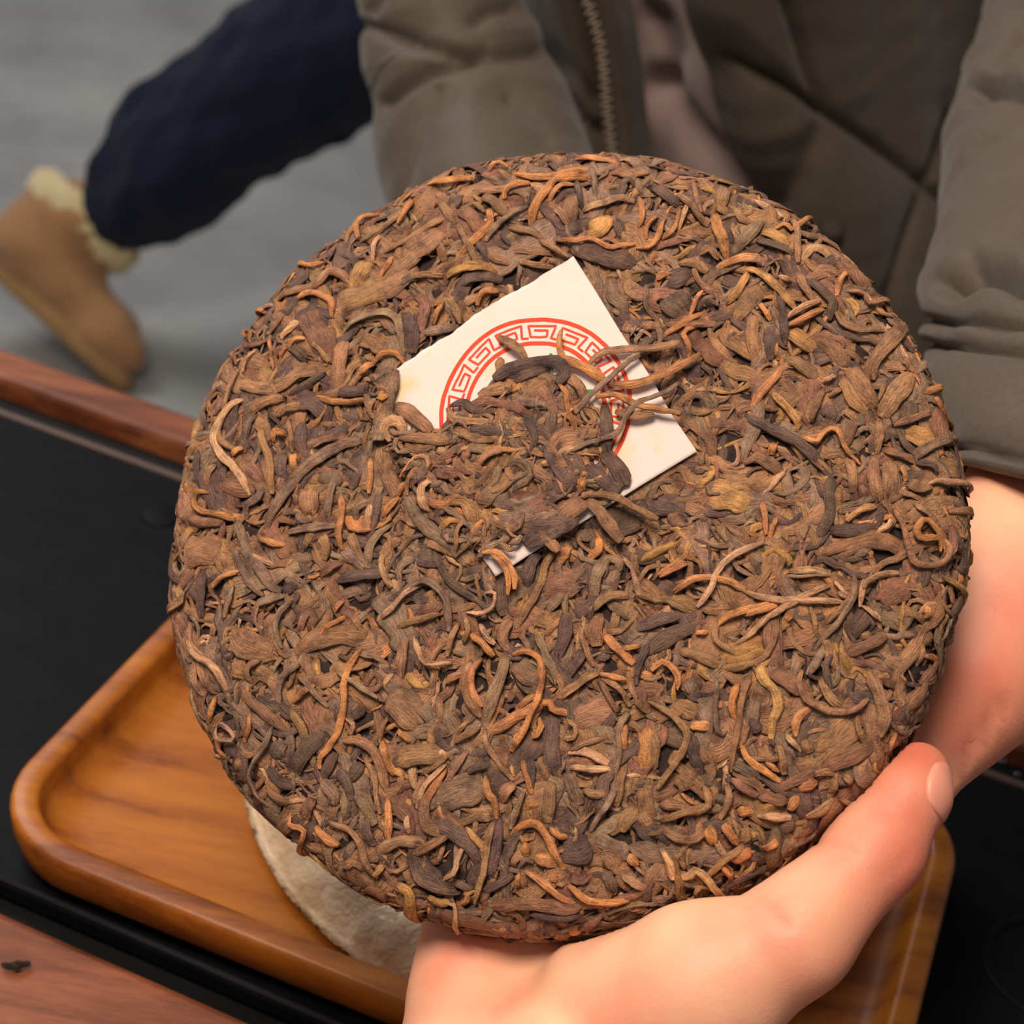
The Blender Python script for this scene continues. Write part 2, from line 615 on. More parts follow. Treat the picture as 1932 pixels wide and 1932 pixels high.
# where the tea cake is held: its frame and its outline in section
CK_D = 0.434
CK_C = at(1017.5, 963, CK_D)
ncam = np.array([math.sin(-0.215), math.sin(-0.266), 0])
ncam[2] = -math.sqrt(1 - ncam[0] ** 2 - ncam[1] ** 2)
e1c = np.cross([0, 1.0, 0], ncam)
e1c /= np.linalg.norm(e1c)
if e1c[0] < 0: e1c = -e1c
e2c = np.cross(ncam, e1c)
if e2c[1] < 0: e2c = -e2c
CK_N, CK_1, CK_2 = M @ ncam, M @ e1c, M @ e2c       # face normal, along the picture, down the picture
_p = np.array([(0, 0), (0.03, -0.0004), (.06, -.0013), (.08, -.0026), (.09, -.0043), (.0955, -.0066), (.0985, -.0098), (.0997, -.0148), (.0997, -.0200), (.0985, -.0250), (.095, -.0282), (.09, -.0296), (.08, -.030), (.04, -.030), (0, -.030)])
PRF = catmull(_p * 0.987, 600)
PS = np.r_[0, np.cumsum(np.linalg.norm(np.diff(PRF, axis=0), axis=1))]
_t = np.gradient(PRF, axis=0)
_t /= np.linalg.norm(_t, axis=1, keepdims=True)
PN = np.column_stack([-_t[:, 1], _t[:, 0]])


# ------------------------------------------------------------------ people
def chain(*pts):
    """tapered capsules through (px, py, depth, radius in px)"""
    W = [(at(x, y, d), r * d / FPX) for x, y, d, r in pts]
    return [(a[0], a[1], b[0], b[1]) for a, b in zip(W[:-1], W[1:])]


def wchain(*pts):
    W = [(np.array(p[:3]), p[3]) for p in pts]
    return [(a[0], a[1], b[0], b[1]) for a, b in zip(W[:-1], W[1:])]


def flush_of(V, spots):
    f = np.zeros(len(V))
    for p, r, a in spots:
        f += a * np.exp(-(np.linalg.norm(V - p, axis=1) / r) ** 2)
    return np.clip(f, 0, 0.8)


# --- the right hand that holds the tea cake up from below
caps = []
caps += chain((760, 2900, 0.385, 230), (885, 2090, 0.42, 165), (905, 1890, 0.441, 132), (930, 1560, 0.466, 106))
caps += chain((1130, 2900, 0.385, 230), (1180, 2085, 0.415, 165), (1328, 1858, 0.405, 142))
caps += chain((950, 2900, 0.380, 250), (1030, 2090, 0.415, 190), (1060, 1900, 0.438, 128), (1060, 1560, 0.468, 118))
caps += chain((1200, 1860, 0.432, 138), (1200, 1560, 0.466, 114))
caps += chain((1150, 1900, 0.420, 145), (1328, 1858, 0.405, 142), (1499, 1768, 0.401, 105), (1653, 1603, 0.408, 84), (1722, 1490, 0.413, 65), (1736, 1448, 0.415, 49))
caps += chain((880, 1560, 0.461, 84), (800, 1330, 0.470, 70), (760, 1190, 0.478, 58))
caps += chain((1000, 1530, 0.462, 88), (965, 1230, 0.476, 74), (950, 1040, 0.486, 60))
caps += chain((1130, 1520, 0.462, 88), (1140, 1190, 0.477, 75), (1145, 990, 0.487, 60))
caps += chain((1250, 1540, 0.461, 86), (1310, 1270, 0.473, 72), (1340, 1100, 0.481, 60))
V, F = sdf_body(caps, 0.0015, 0.005, 0.012)
V = relax(V, F, 4)
n_ = normals_of(V, F)
# skin folds: web crease beside the thumb, knuckle creases, fine lines at the wrist
Q = to_px(V)
for poly, w, dep in (([(1542, 1590), (1575, 1600), (1610, 1612)], 9, 0.0006), ([(1655, 1520), (1690, 1540), (1722, 1560)], 7, 0.0003),
                     ([(1660, 1660), (1690, 1640), (1712, 1610)], 6, 0.0003), ([(1400, 1690), (1440, 1710), (1480, 1745)], 16, 0.0006)):
    g = np.exp(-(seg_dist(Q, poly) / w) ** 2) * dep
    V = V - n_ * g[:, None]
V = V + n_ * (wob(V, 0.03, 21, 3) * 0.0004)[:, None]
# the flesh gives way where the cake presses on it
q_ = V - CK_C
zc, uc, vc = q_ @ CK_N, q_ @ CK_1, q_ @ CK_2
rc = np.hypot(uc, vc)
Rz = np.interp(-zc, -PRF[:470, 1], PRF[:470, 0]) + 0.0012
back = -0.0308
mk = (zc < 0.002) & (zc > back) & (rc < Rz)
rad_push, back_push = Rz - rc, zc - back
byrim = mk & (rad_push < back_push)
byback = mk & ~byrim
sc_ = np.where(byrim, Rz / np.maximum(rc, 1e-6), 1.0) - 1
V = V + (uc * sc_)[:, None] * CK_1 + (vc * sc_)[:, None] * CK_2 - np.where(byback, back_push, 0)[:, None] * CK_N
fl_ = flush_of(V, [(at(1735, 1420, 0.410), 0.010, 0.75), (at(1690, 1650, 0.400), 0.012, 0.55), (at(1590, 1830, 0.395), 0.014, 0.5),
                   (at(1560, 1580, 0.405), 0.010, 0.3), (at(1380, 1700, 0.390), 0.012, 0.30), (at(1700, 1560, 0.405), 0.010, 0.4)])
hand = mesh_obj('person', V, F, M_SKIN, attrs={'flush': ('FLOAT', fl_)})
tag(hand, 'bare right hand and wrist holding the tea cake from below, thumb along its rim', 'person')
# thumb nail: curved plate on the outer side of the tip
a0, a1 = at(1702, 1512, 0.4118), at(1734, 1432, 0.4145)
axis = (a1 - a0) / np.linalg.norm(a1 - a0)
side = M @ np.array([0.90, 0.36, -0.42])
side -= axis * (side @ axis)
side /= np.linalg.norm(side)
oth = np.cross(axis, side)
from mathutils.bvhtree import BVHTree
tree = BVHTree.FromPolygons([tuple(v) for v in V], [tuple(int(q) for q in f) for f in F])
NV = []
for i in range(17):
    s = i / 16
    c = a0 + (a1 - a0) * s
    hw = 1.02 * (1 - 0.25 * (2 * s - 1) ** 2)
    for j in range(15):
        u = (j / 14 * 2 - 1)
        ph = u * hw * (1 if 0 < i < 16 else 0.8)
        dv = side * math.cos(ph) + oth * math.sin(ph)
        c2 = c + axis * (0.0012 * (1 - u * u) * (1 if s > 0.5 else -1) * abs(2 * s - 1))
        hit = tree.ray_cast(Vector(c2 + dv * 0.03), Vector(-dv))[0]
        NV.append(np.array(hit) + dv * (0.00025 if 0 < i < 16 and 0 < j < 14 else -0.0001))
nail = mesh_obj('thumbnail', NV, grid_faces(17, 15), M_NAIL, hand)
sm = nail.modifiers.new('thick', 'SOLIDIFY')
sm.thickness = 0.0003
sm.offset = 0
tag(nail, 'pink thumbnail')


# --- cloth builders
def displaced(V, F, grooves=(), puff=None, wrinkle=(), sign=1):
    n = normals_of(V, F) * sign
    Q = to_px(V)
    d = np.zeros(len(V))
    for poly, w, dep in grooves:
        d -= dep * np.exp(-(seg_dist(Q, poly) / w) ** 2)
    if puff:
        amt, dist = puff
        dm = np.full(len(V), 1e9)
        for poly, w, dep in grooves:
            dm = np.minimum(dm, seg_dist(Q, poly))
        d += amt * (1 - np.exp(-(dm / dist) ** 1.2))
    for sc, amp, seed in wrinkle:
        d += amp * wob(V, sc, seed, 3)
    return V + n * d[:, None]


def panel(name, rows, mat, parent, nu=150, nv=120, grooves=(), puff=None, wrinkle=(), thick=0.006):
    """rows: (py, [(px, depth), ...]) control rows of a hanging cloth"""
    R = []
    for py, cols in rows:
        R.append(catmull([at(px, py, d) for px, d in cols], nv))
    R = np.array(R)
    G = np.stack([catmull(R[:, j], nu) for j in range(nv)], 1)
    V = G.reshape(-1, 3)
    F = grid_faces(nu, nv)
    n = normals_of(V, F)
    sg = 1 if np.mean((CAM - V) * n) > 0 else -1
    V = displaced(V, F, grooves, puff, wrinkle, sg)
    o = mesh_obj(name, V, F, mat, parent)
    s = o.modifiers.new('thick', 'SOLIDIFY')
    s.thickness = thick
    s.offset = -1 if sg > 0 else 1
    return o


def sleeve(name, path, mat, parent, K=420, Mr=200, grooves=(), puff=None, wrinkle=(), slant=None):
    W = np.array([np.r_[at(x, y, d), r * d / FPX] for x, y, d, r in path])
    C = catmull(W, K)
    P, r = C[:, :3], C[:, 3]
    T = np.gradient(P, axis=0)
    T /= np.linalg.norm(T, axis=1, keepdims=True)
    ref = M @ np.array([0, 0, 1.0])
    B = np.cross(T, ref)
    B /= np.linalg.norm(B, axis=1, keepdims=True)
    Nn = np.cross(B, T)
    if slant:                               # cut square to the picture instead of to the arm
        B = np.tile(M @ np.array([1, slant, 0.0]), (K, 1))
        Nn = np.tile(M @ np.array([0, 0, 1.25]), (K, 1))
    t = np.linspace(0, 2 * np.pi, Mr, endpoint=False)
    V = P[:, None] + r[:, None, None] * (np.cos(t)[None, :, None] * B[:, None] + np.sin(t)[None, :, None] * Nn[:, None])
    V = V.reshape(-1, 3)
    F = grid_faces(K, Mr, True)
    n = normals_of(V, F)
    cen = np.repeat(P, Mr, 0)
    sg = 1 if np.mean(((V - cen) * n).sum(1)) > 0 else -1
    V = displaced(V, F, grooves, puff, wrinkle, sg)
    o = mesh_obj(name, V, F, mat, parent)
    s = o.modifiers.new('thick', 'SOLIDIFY')
    s.thickness = 0.003
    s.offset = -1 if sg > 0 else 1
    return o


# --- the wearer of the olive jacket, sitting behind the table and reaching out with the left arm
caps = []
caps += wchain((0.04, 1.18, 0.55, 0.09), (0.04, 1.18, 0.98, 0.09))
caps += wchain((0.14, 1.18, 0.55, 0.09), (0.14, 1.18, 0.98, 0.09))
caps += wchain((-0.05, 1.13, 1.08, 0.055), (0.23, 1.12, 1.08, 0.055))
caps += wchain((0.09, 1.15, 1.02, 0.06), (0.09, 1.12, 1.17, 0.052))
lsh = np.array([0.25, 1.06, 1.06])
caps += [(lsh, 0.05, at(2130, 0, 0.85), 0.042)] + chain((2130, 0, 0.85, 165), (2110, 500, 0.64, 185), (2042, 930, 0.503, 196))
caps += chain((2042, 930, 0.503, 196), (1905, 1130, 0.476, 150), (1815, 1300, 0.462, 122), (1700, 1505, 0.4555, 72), (1645, 1590, 0.453, 56))
caps += chain((1990, 960, 0.500, 170), (1830, 1120, 0.474, 140), (1720, 1240, 0.466, 110))
caps += chain((1905, 1120, 0.476, 150), (1835, 1285, 0.463, 132), (1790, 1365, 0.459, 98))
caps += chain((1780, 1280, 0.466, 95), (1640, 1420, 0.458, 66), (1570, 1480, 0.452, 52))
caps += chain((1740, 1240, 0.468, 85), (1590, 1310, 0.464, 64), (1520, 1340, 0.461, 50))
caps += chain((1720, 1180, 0.468, 85), (1570, 1185, 0.467, 62), (1500, 1190, 0.466, 50))
caps += chain((1720, 1120, 0.469, 80), (1600, 1070, 0.469, 58), (1540, 1045, 0.468, 48))
rsh = np.array([-0.06, 1.10, 1.06])
caps += [(rsh, 0.048, at(800, -250, 0.945), 0.028)] + chain((800, -250, 0.945, 95), (922, 350, 0.88, 100), (1040, 860, 0.742, 95), (1056, 930, 0.730, 100), (1062, 985, 0.722, 70))
V, F = sdf_body(caps, 0.0030, 0.006, 0.012)
V = relax(V, F, 3)
fl_ = flush_of(V, [(at(1868, 1290, 0.44), 0.022, 0.55), (at(1850, 930, 0.48), 0.014, 0.3), (at(1780, 1440, 0.44), 0.02, 0.25)])
n_ = normals_of(V, F)
Q = to_px(V)
V = V - n_ * (np.exp(-(seg_dist(Q, [(1895, 1320), (1866, 1363), (1810, 1440), (1749, 1530)]) / 10) ** 2) * 0.0016)[:, None]
wearer = mesh_obj('person', V, F, M_SKIN, attrs={'flush': ('FLOAT', fl_)})
tag(wearer, 'person in an open olive quilted jacket reaching a bare left hand behind the tea cake', 'person')

t = np.linspace(-0.25, math.pi + 0.25, 60)
zz = np.linspace(0.58, 1.08, 50)
V = np.array([(0.09 + 0.175 * math.cos(a), 1.13 + 0.15 * math.sin(a), z) for z in zz for a in t])
jacket = mesh_obj('jacket', V, grid_faces(50, 60), M_JACKET, wearer)
s = jacket.modifiers.new('thick', 'SOLIDIFY')
s.thickness = 0.008
dd = lambda y: 1.0 + 0.00025 * (y - 150)

rows = []
for y, cols in ((-500, [810, 880, 970, 1070]), (-100, [850, 930, 1020, 1084]), (60, [880, 960, 1050, 1120]), (150, [900, 985, 1070, 1136]),
                (290, [920, 1010, 1090, 1149]), (700, [940, 1040, 1130, 1190]), (1000, [950, 1050, 1140, 1200])):
    rows.append((y, [(x, dd(y) + o) for x, o in zip(cols, (0.17, 0.12, 0.012, 0.008))]))
panel('front_panel', rows, M_JACKET, jacket, grooves=[([(1040, 100), (1080, 140), (1125, 190)], 16, 0.004), ([(1060, 190), (1100, 230), (1140, 255)], 16, 0.006)],
      wrinkle=[(0.09, 0.003, 31)])
rows = []
for y, cols in ((-500, [1066, 1115, 1160]), (-100, [1086, 1130, 1176]), (60, [1122, 1164, 1203]), (150, [1138, 1176, 1214]), (290, [1152, 1192, 1228]),
                (700, [1192, 1232, 1262]), (1000, [1205, 1245, 1275])):
    rows.append((y, [(x, dd(y) + o) for x, o in zip(cols, (0.002, -0.004, 0.022))]))
panel('placket', rows, M_JACKET, jacket, nv=40, thick=0.004)
rows = []
for y in (-500, -100, 100, 300, 600, 1000):
    rows.append((y, [(x, dd(y) + o) for x, o in zip((1120, 1240, 1370, 1500, 1640), (0.14, 0.085, 0.030, 0.030, 0.06))]))
panel('shirt', rows, M_SHIRT, wearer, grooves=[([(1232, 175), (1285, 225), (1340, 290), (1385, 335)], 34, 0.012), ([(1230, 40), (1250, 110), (1240, 170)], 30, 0.010)],
      wrinkle=[(0.10, 0.004, 44)])
seams = [([(1375, 105), (1460, 150), (1560, 215), (1650, 272), (1745, 345), (1850, 440)], 9, 0.007), ([(1465, -40), (1500, 60), (1530, 150), (1560, 218)], 9, 0.007),
         ([(1790, 220), (1768, 283), (1725, 400), (1685, 527), (1650, 640)], 9, 0.007), ([(1560, 218), (1520, 300), (1480, 380)], 30, 0.003)]
rows = []
for y, x0 in ((-500, 1240), (-100, 1303), (60, 1328), (130, 1345), (200, 1368), (300, 1412), (370, 1448), (500, 1500), (750, 1575), (1000, 1620)):
    rows.append((y, [(x0 + e, dd(y) + o) for e, o in zip((0, 60, 170, 320, 480, 640), (0.004, -0.016, -0.010, 0.045, 0.13, 0.24))]))
lp = panel('front_panel', rows, M_JACKET, jacket, nu=200, nv=170, grooves=seams, puff=(0.010, 60), wrinkle=[(0.08, 0.0025, 52)])
sn = disc('snap_button', (0, 0), 0, 0.006, 0.002, M_SNAP, jacket) if False else None
c = at(1570, 434, 0.985)
ax = M @ np.array([-0.1, -0.35, -1.0])
ax /= np.linalg.norm(ax)
e1 = np.cross(ax, [0, 0, 1.0]); e1 /= np.linalg.norm(e1)
e2 = np.cross(ax, e1)
SV = []
for r, h in ((0, 0.005), (0.0045, 0.0048), (0.0065, 0.0035), (0.0072, 0.0015), (0.0072, -0.012)):
    for i in range(24):
        a = 2 * math.pi * i / 24
        SV.append(c + ax * h + (e1 * math.cos(a) + e2 * math.sin(a)) * r)
tag(mesh_obj('snap_button', SV, grid_faces(5, 24, True), M_SNAP, jacket), 'dark round snap button')

seA = [([(690, 48), (760, 72), (830, 96), (910, 106), (1010, 100)], 13, 0.004), ([(890, 112), (810, 138), (765, 165), (728, 195)], 13, 0.005),
       ([(826, 175), (800, 240), (775, 320), (760, 380)], 11, 0.0015), ([(960, 188), (990, 208), (1015, 235), (1032, 265)], 11, 0.0015),
       ([(895, 42), (925, 22), (960, 18)], 12, 0.003), ([(700, 20), (720, -20)], 12, 0.003), ([(850, 100), (880, 104), (915, 98)], 9, 0.003)]
sleeve('sleeve', [(780, -450, 0.96, 130), (828, 0, 0.92, 150), (867, 150, 0.91, 167), (906, 290, 0.895, 185), (935, 400, 0.87, 188), (980, 650, 0.80, 180), (1018, 800, 0.760, 165), (1036, 880, 0.738, 150)],
       M_JACKET, jacket, grooves=seA, puff=(0.005, 60), wrinkle=[(0.11, 0.002, 61)])
seB = [([(1650, 596), (1765, 605), (1932, 617), (2320, 640)], 7, 0.0035), ([(1650, 645), (1770, 652), (1932, 667), (2320, 690)], 7, 0.0035),
       ([(1700, 835), (1850, 850), (1932, 868), (2320, 900)], 6, 0.0025), ([(1795, 545), (1845, 512), (1890, 520), (1932, 545), (2100, 570)], 20, 0.009),
       ([(1850, 178), (1890, 166), (1932, 176), (2050, 180)], 18, 0.008), ([(1885, 120), (1910, 90), (1935, 60)], 10, 0.004)]
sleeve('sleeve', [(2170, -420, 0.98, 250), (2150, 0, 0.85, 254), (2109, 250, 0.74, 281), (2110, 450, 0.66, 302), (2100, 560, 0.615, 318), (2100, 640, 0.59, 345), (2125, 780, 0.55, 360), (2130, 900, 0.518, 352), (2126, 975, 0.500, 335)],
       M_JACKET, jacket, slant=0.30, grooves=seB, puff=(0.004, 40), wrinkle=[(0.06, 0.002, 71)])
# zip teeth along the edge of the front
zp = catmull([at(x, y, dd(y) - 0.004) for x, y in ((1066, -300), (1086, -90), (1108, 10), (1126, 65), (1137, 120), (1142, 180), (1148, 240), (1157, 300), (1180, 480))], 90)
ZV, ZF = [], []
zt = np.gradient(zp, axis=0)
zt /= np.linalg.norm(zt, axis=1, keepdims=True)
vw = M @ np.array([0, 0, -1.0])
for i in range(90):
    b = np.cross(zt[i], vw)
    b /= np.linalg.norm(b)
    c = zp[i] + b * (0.0011 if i % 2 else -0.0011) + vw * 0.005
    k0 = len(ZV)
    for da, db, dc in ((-1, -1, -1), (1, -1, -1), (1, 1, -1), (-1, 1, -1), (-.7, -.7, 1), (.7, -.7, 1), (.7, .7, 1), (-.7, .7, 1)):
        ZV.append(c + zt[i] * da * 0.0008 + b * db * 0.0021 + vw * dc * 0.0015)
    for f in ((0, 1, 5, 4), (1, 2, 6, 5), (2, 3, 7, 6), (3, 0, 4, 7), (4, 5, 6, 7), (3, 2, 1, 0)):
        ZF.append([k0 + q for q in f])
z_ = mesh_obj('zipper_teeth', ZV, np.array(ZF), M_ZIP, jacket, smooth=False)
tag(z_, 'metal zipper teeth', kind='stuff')
V, F = sdf_body(wchain((0.02, 1.10, 0.56, 0.095), (0.01, 0.80, 0.52, 0.075), (0.0, 0.80, 0.08, 0.06)) + wchain((0.16, 1.10, 0.56, 0.095), (0.19, 0.80, 0.52, 0.075), (0.20, 0.80, 0.08, 0.06)), 0.008, 0.02, 0.02)
mesh_obj('trousers', relax(V, F, 2), F, M_NAVY, wearer)

# --- a walker passing behind: trailing leg in navy trousers, tan boot with fleece collar
hipR, hipL = np.array([-0.06, 2.12, 0.86]), np.array([0.10, 2.12, 0.86])
legs = chain((205, 425, 2.26, 34), (740, 10, 2.12, 75))
caps = [(c[0], c[1], c[2], c[3]) for c in legs] + [(at(740, 10, 2.12), 0.05, hipR, 0.07), (hipR, 0.09, hipL, 0.09)] + \
       wchain((0.10, 2.12, 0.86, 0.07), (0.16, 2.0, 0.50, 0.05), (0.24, 2.02, 0.10, 0.035))
V, F = sdf_body(caps, 0.009, 0.02, 0.03)
walker = mesh_obj('person', relax(V, F, 2), F, M_SKIN, attrs={'flush': ('FLOAT', np.zeros(len(V)))})
tag(walker, 'person walking past behind in navy trousers and tan fleece-lined boots', 'person')
tr = chain((240, 396, 2.25, 82), (280, 350, 2.24, 106), (345, 288, 2.22, 128), (450, 213, 2.19, 138), (580, 125, 2.16, 150), (700, 40, 2.13, 165), (800, -60, 2.10, 165))
tr += [(at(800, -60, 2.10), 0.100, hipR, 0.12), (hipR, 0.13, hipL, 0.13)] + wchain((0.10, 2.12, 0.86, 0.12), (0.16, 2.0, 0.50, 0.095), (0.23, 2.01, 0.18, 0.09))
V, F = sdf_body(tr, 0.008, 0.02, 0.03)
V = relax(V, F, 2)
n_ = normals_of(V, F)
V = V + n_ * (0.014 * wob(V, 0.16, 81, 2) + 0.005 * wob(V, 0.06, 82, 2))[:, None]
tag(mesh_obj('trousers', V, F, M_NAVY, walker), 'navy trousers')


def boot(O, X, Z, parent):
    Y = np.cross(Z, X)
    w = lambda p: O + X * p[0] + Y * p[1] + Z * p[2]
    ups = [((0.030, 0, 0.045), 0.040, (0.10, 0, 0.048), 0.042), ((0.10, 0, 0.048), 0.042, (0.185, 0, 0.036), 0.036), ((0.185, 0, 0.036), 0.036, (0.214, 0, 0.032), 0.029),
           ((0.050, 0, 0.05), 0.048, (0.070, 0, 0.118), 0.060), ((0.035, 0, 0.07), 0.045, (0.035, 0, 0.112), 0.045)]
    V, F = sdf_body([(w(a), ra, w(b), rb) for a, ra, b, rb in ups], 0.005, 0.02, 0.03)
    V = relax(V, F, 3)
    V = V + normals_of(V, F) * (0.003 * wob(V, 0.08, 91, 2))[:, None]
    up = mesh_obj('boot', V, F, M_SUEDE, parent)
    tag(up, 'tan suede boot')
    out = []
    N = 48
    for i in range(N):
        a = 2 * math.pi * i / N
        x = 0.118 + 0.132 * math.cos(a)
        y = (0.040 + 0.007 * math.cos(a)) * math.copysign(abs(math.sin(a)) ** 0.7, math.sin(a))
        out.append((x, y))
    SV = []
    for z, e in ((-0.014, 0.90), (-0.012, 0.97), (-0.004, 1.0), (0.010, 1.0), (0.014, 0.96), (0.014, 0.80)):
        SV += [w((0.118 + (x - 0.118) * e, y * e, z)) for x, y in out]
    SF = [tuple(f) for f in grid_faces(6, N, True)] + [tuple(range(N))[::-1], tuple(range(5 * N, 6 * N))]
    tag(mesh_obj('sole', SV, SF, M_SOLE, up), 'thick light-brown sole')
    CV = []
    for i in range(64):
        a = 2 * math.pi * i / 64
        for j in range(24):
            b = 2 * math.pi * j / 24
            rr = 0.056 + 0.0135 * math.cos(b)
            CV.append(w((0.066 + rr * 1.18 * math.cos(a), rr * math.sin(a), 0.132 + 0.026 * math.sin(b))))
    CV = np.array(CV)
    CF = np.array([[i * 24 + j, i * 24 + (j + 1) % 24, ((i + 1) % 64) * 24 + (j + 1) % 24, ((i + 1) % 64) * 24 + j] for i in range(64) for j in range(24)])
    CV = CV + normals_of(CV, CF) * (0.004 * wob(CV, 0.02, 95, 2))[:, None]
    tag(mesh_obj('fleece_collar', CV, CF, M_FUR, up), 'cream fleece collar')


bx = M @ np.array([0.735, 0.678, 0.02]); bx /= np.linalg.norm(bx)
bz = M @ np.array([0.678, -0.735, 0.05]); bz -= bx * (bz @ bx); bz /= np.linalg.norm(bz)
boot(at(284, 682, 2.27) - bx * 0.245 - bz * 0.042, bx, bz * 0.86, walker)
boot(np.array([0.16, 2.03, 0.016]), np.array([0.94, -0.34, 0.0]), np.array([0, 0, 1.0]), walker)


# ------------------------------------------------------------------ the tea cake
def on_cake(uv, h):
    """surface coordinates (arc lengths from the middle) and height -> world"""
    s = np.hypot(uv[:, 0], uv[:, 1])
    a = np.arctan2(uv[:, 1], uv[:, 0])
    irr = 1 + 0.006 * np.sin(3 * a + 0.6) + 0.004 * np.sin(7 * a + 2.0) + 0.003 * np.sin(13 * a + 1.0)
    sc = np.clip(s, 0, PS[-1])
    r = np.interp(sc, PS, PRF[:, 0]) * irr + np.interp(sc, PS, PN[:, 0]) * h
    z = np.interp(sc, PS, PRF[:, 1]) + np.interp(sc, PS, PN[:, 1]) * h
    return CK_C + (r * np.cos(a))[:, None] * CK_1 + (r * np.sin(a))[:, None] * CK_2 + z[:, None] * CK_N


def px_to_uv(px, py):
    """where the sight line of a pixel meets the face of the cake"""
    d = M @ np.array([(px - CPX) / FPX, (py - CPX) / FPX, 1.0])
    z = 0.0
    for _ in range(12):
        k = ((CK_C + CK_N * z - CAM) @ CK_N) / (d @ CK_N)
        p = CAM + d * k - CK_C
        u, v = p @ CK_1, p @ CK_2
        r = min(math.hypot(u, v), 0.0980)
        z = 0.5 * z + 0.5 * np.interp(r, PRF[:330, 0], PRF[:330, 1])
    rr = math.hypot(u, v)
    s = np.interp(min(rr, 0.0980), PRF[:330, 0], PS[:330]) + max(0, rr - 0.0980)
    return np.array([u, v]) * (s / max(rr, 1e-9))


PAL = {'o': lin(158, 108, 68), 't': lin(160, 124, 94), 'b': lin(128, 95, 68), 'g': lin(118, 95, 76), 'd': lin(88, 69, 60), 'r': lin(116, 82, 64), 'y': lin(150, 112, 68)}
K_ALB = 1.7


def leaf_geo(uv, h, hw, th, rng, K=None, Mr=8, twist=0.5, wrinkle=0.25, ends=(0.4, 0.4), wv=0.16, jit=1.0, dive=0.0009):
    L = np.linalg.norm(np.diff(uv, axis=0), axis=1).sum()
    K = K or int(np.clip(L / 0.0013, 7, 30))
    C = catmull(np.column_stack([uv, h]), K)
    P, H = C[:, :2], C[:, 2]
    se = np.linspace(0, 1, K)
    ed = np.clip(np.minimum(se, 1 - se) / min(0.3, 0.0035 / L), 0, 1)
    H = H - dive * (1 - ed) ** 1.5
    s = np.linspace(0, 1, K)
    T = np.gradient(P, axis=0)
    T /= np.linalg.norm(T, axis=1, keepdims=True) + 1e-12
    B = np.column_stack([-T[:, 1], T[:, 0]])
    kw = L / 0.0045 * 6.28
    P = P + jit * B * (0.00016 * np.sin(s * kw * rng.uniform(0.7, 1.2) + rng.uniform(0, 6)) + 0.00008 * np.sin(s * kw * 2.3 + rng.uniform(0, 6)))[:, None]
    T = np.gradient(P, axis=0)
    T /= np.linalg.norm(T, axis=1, keepdims=True) + 1e-12
    B = np.column_stack([-T[:, 1], T[:, 0]])
    tap = np.minimum(1, ends[0] + (1 - ends[0]) * np.minimum(1, s / 0.22)) * np.minimum(1, ends[1] + (1 - ends[1]) * np.minimum(1, (1 - s) / 0.22))
    tap[0] *= 0.7
    tap[-1] *= 0.7
    W = hw * tap * (1 + wv * np.sin(s * rng.uniform(4, 11) * max(1, L / 0.012) + rng.uniform(0, 6)))
    phi = twist * np.sin(s * rng.uniform(2, 7) * max(1, L / 0.015) + rng.uniform(0, 6.28)) + rng.normal() * twist * 0.4
    t = np.linspace(0, 2 * np.pi, Mr, endpoint=False) - math.pi / 2
    nrg = int(np.clip(hw / 0.0004, 3, Mr // 2 - 1))
    fold = 1 + wrinkle * np.cos(nrg * t[None, :] * 1.0 + (np.sin(s * 9 + rng.uniform(0, 6)) * 0.9 + rng.uniform(0, 6.28))[:, None])
    X = np.cos(t)[None, :] * W[:, None] * (0.8 + 0.2 * fold)
    Z = np.sin(t)[None, :] * th * np.sqrt(tap)[:, None] * fold
    curl = rng.normal() * (0.22 if hw < 0.0015 else 0.10)
    Z = Z + curl * (X ** 2) / (hw + 1e-9)
    Z = Z + 0.00007 * rng.normal(size=X.shape)
    c, sn = np.cos(phi)[:, None], np.sin(phi)[:, None]
    x2, z2 = X * c - Z * sn, X * sn + Z * c
    uvv = P[:, None, :] + B[:, None, :] * x2[..., None]
    hh = H[:, None] + z2
    V = on_cake(uvv.reshape(-1, 2), hh.ravel())
    luv = np.stack([np.broadcast_to((s * L)[:, None], (K, Mr)), np.broadcast_to(np.abs(t + math.pi / 2 - math.pi)[None, :] * hw, (K, Mr))], -1).reshape(-1, 2)
    luv = luv + rng.uniform(0, 9, 2)
    F = grid_faces(K, Mr, True)
    caps_ = np.array([[k, k + 1, Mr - 2 - k, Mr - 1 - k] for k in range(Mr // 2 - 1)])
    F = np.vstack([F, caps_, caps_[:, ::-1] + (K - 1) * Mr])
    return V, F, luv, L


def leaf_col(code, rng, n):
    c = np.array(PAL[code]) * rng.uniform(0.84, 1.18) * np.array([1.05, 0.98 * rng.uniform(0.95, 1.05), 0.93 * rng.uniform(0.9, 1.1)]) * K_ALB
    return np.tile(np.r_[np.clip(c, 0, 1), 1.0], (n, 1))


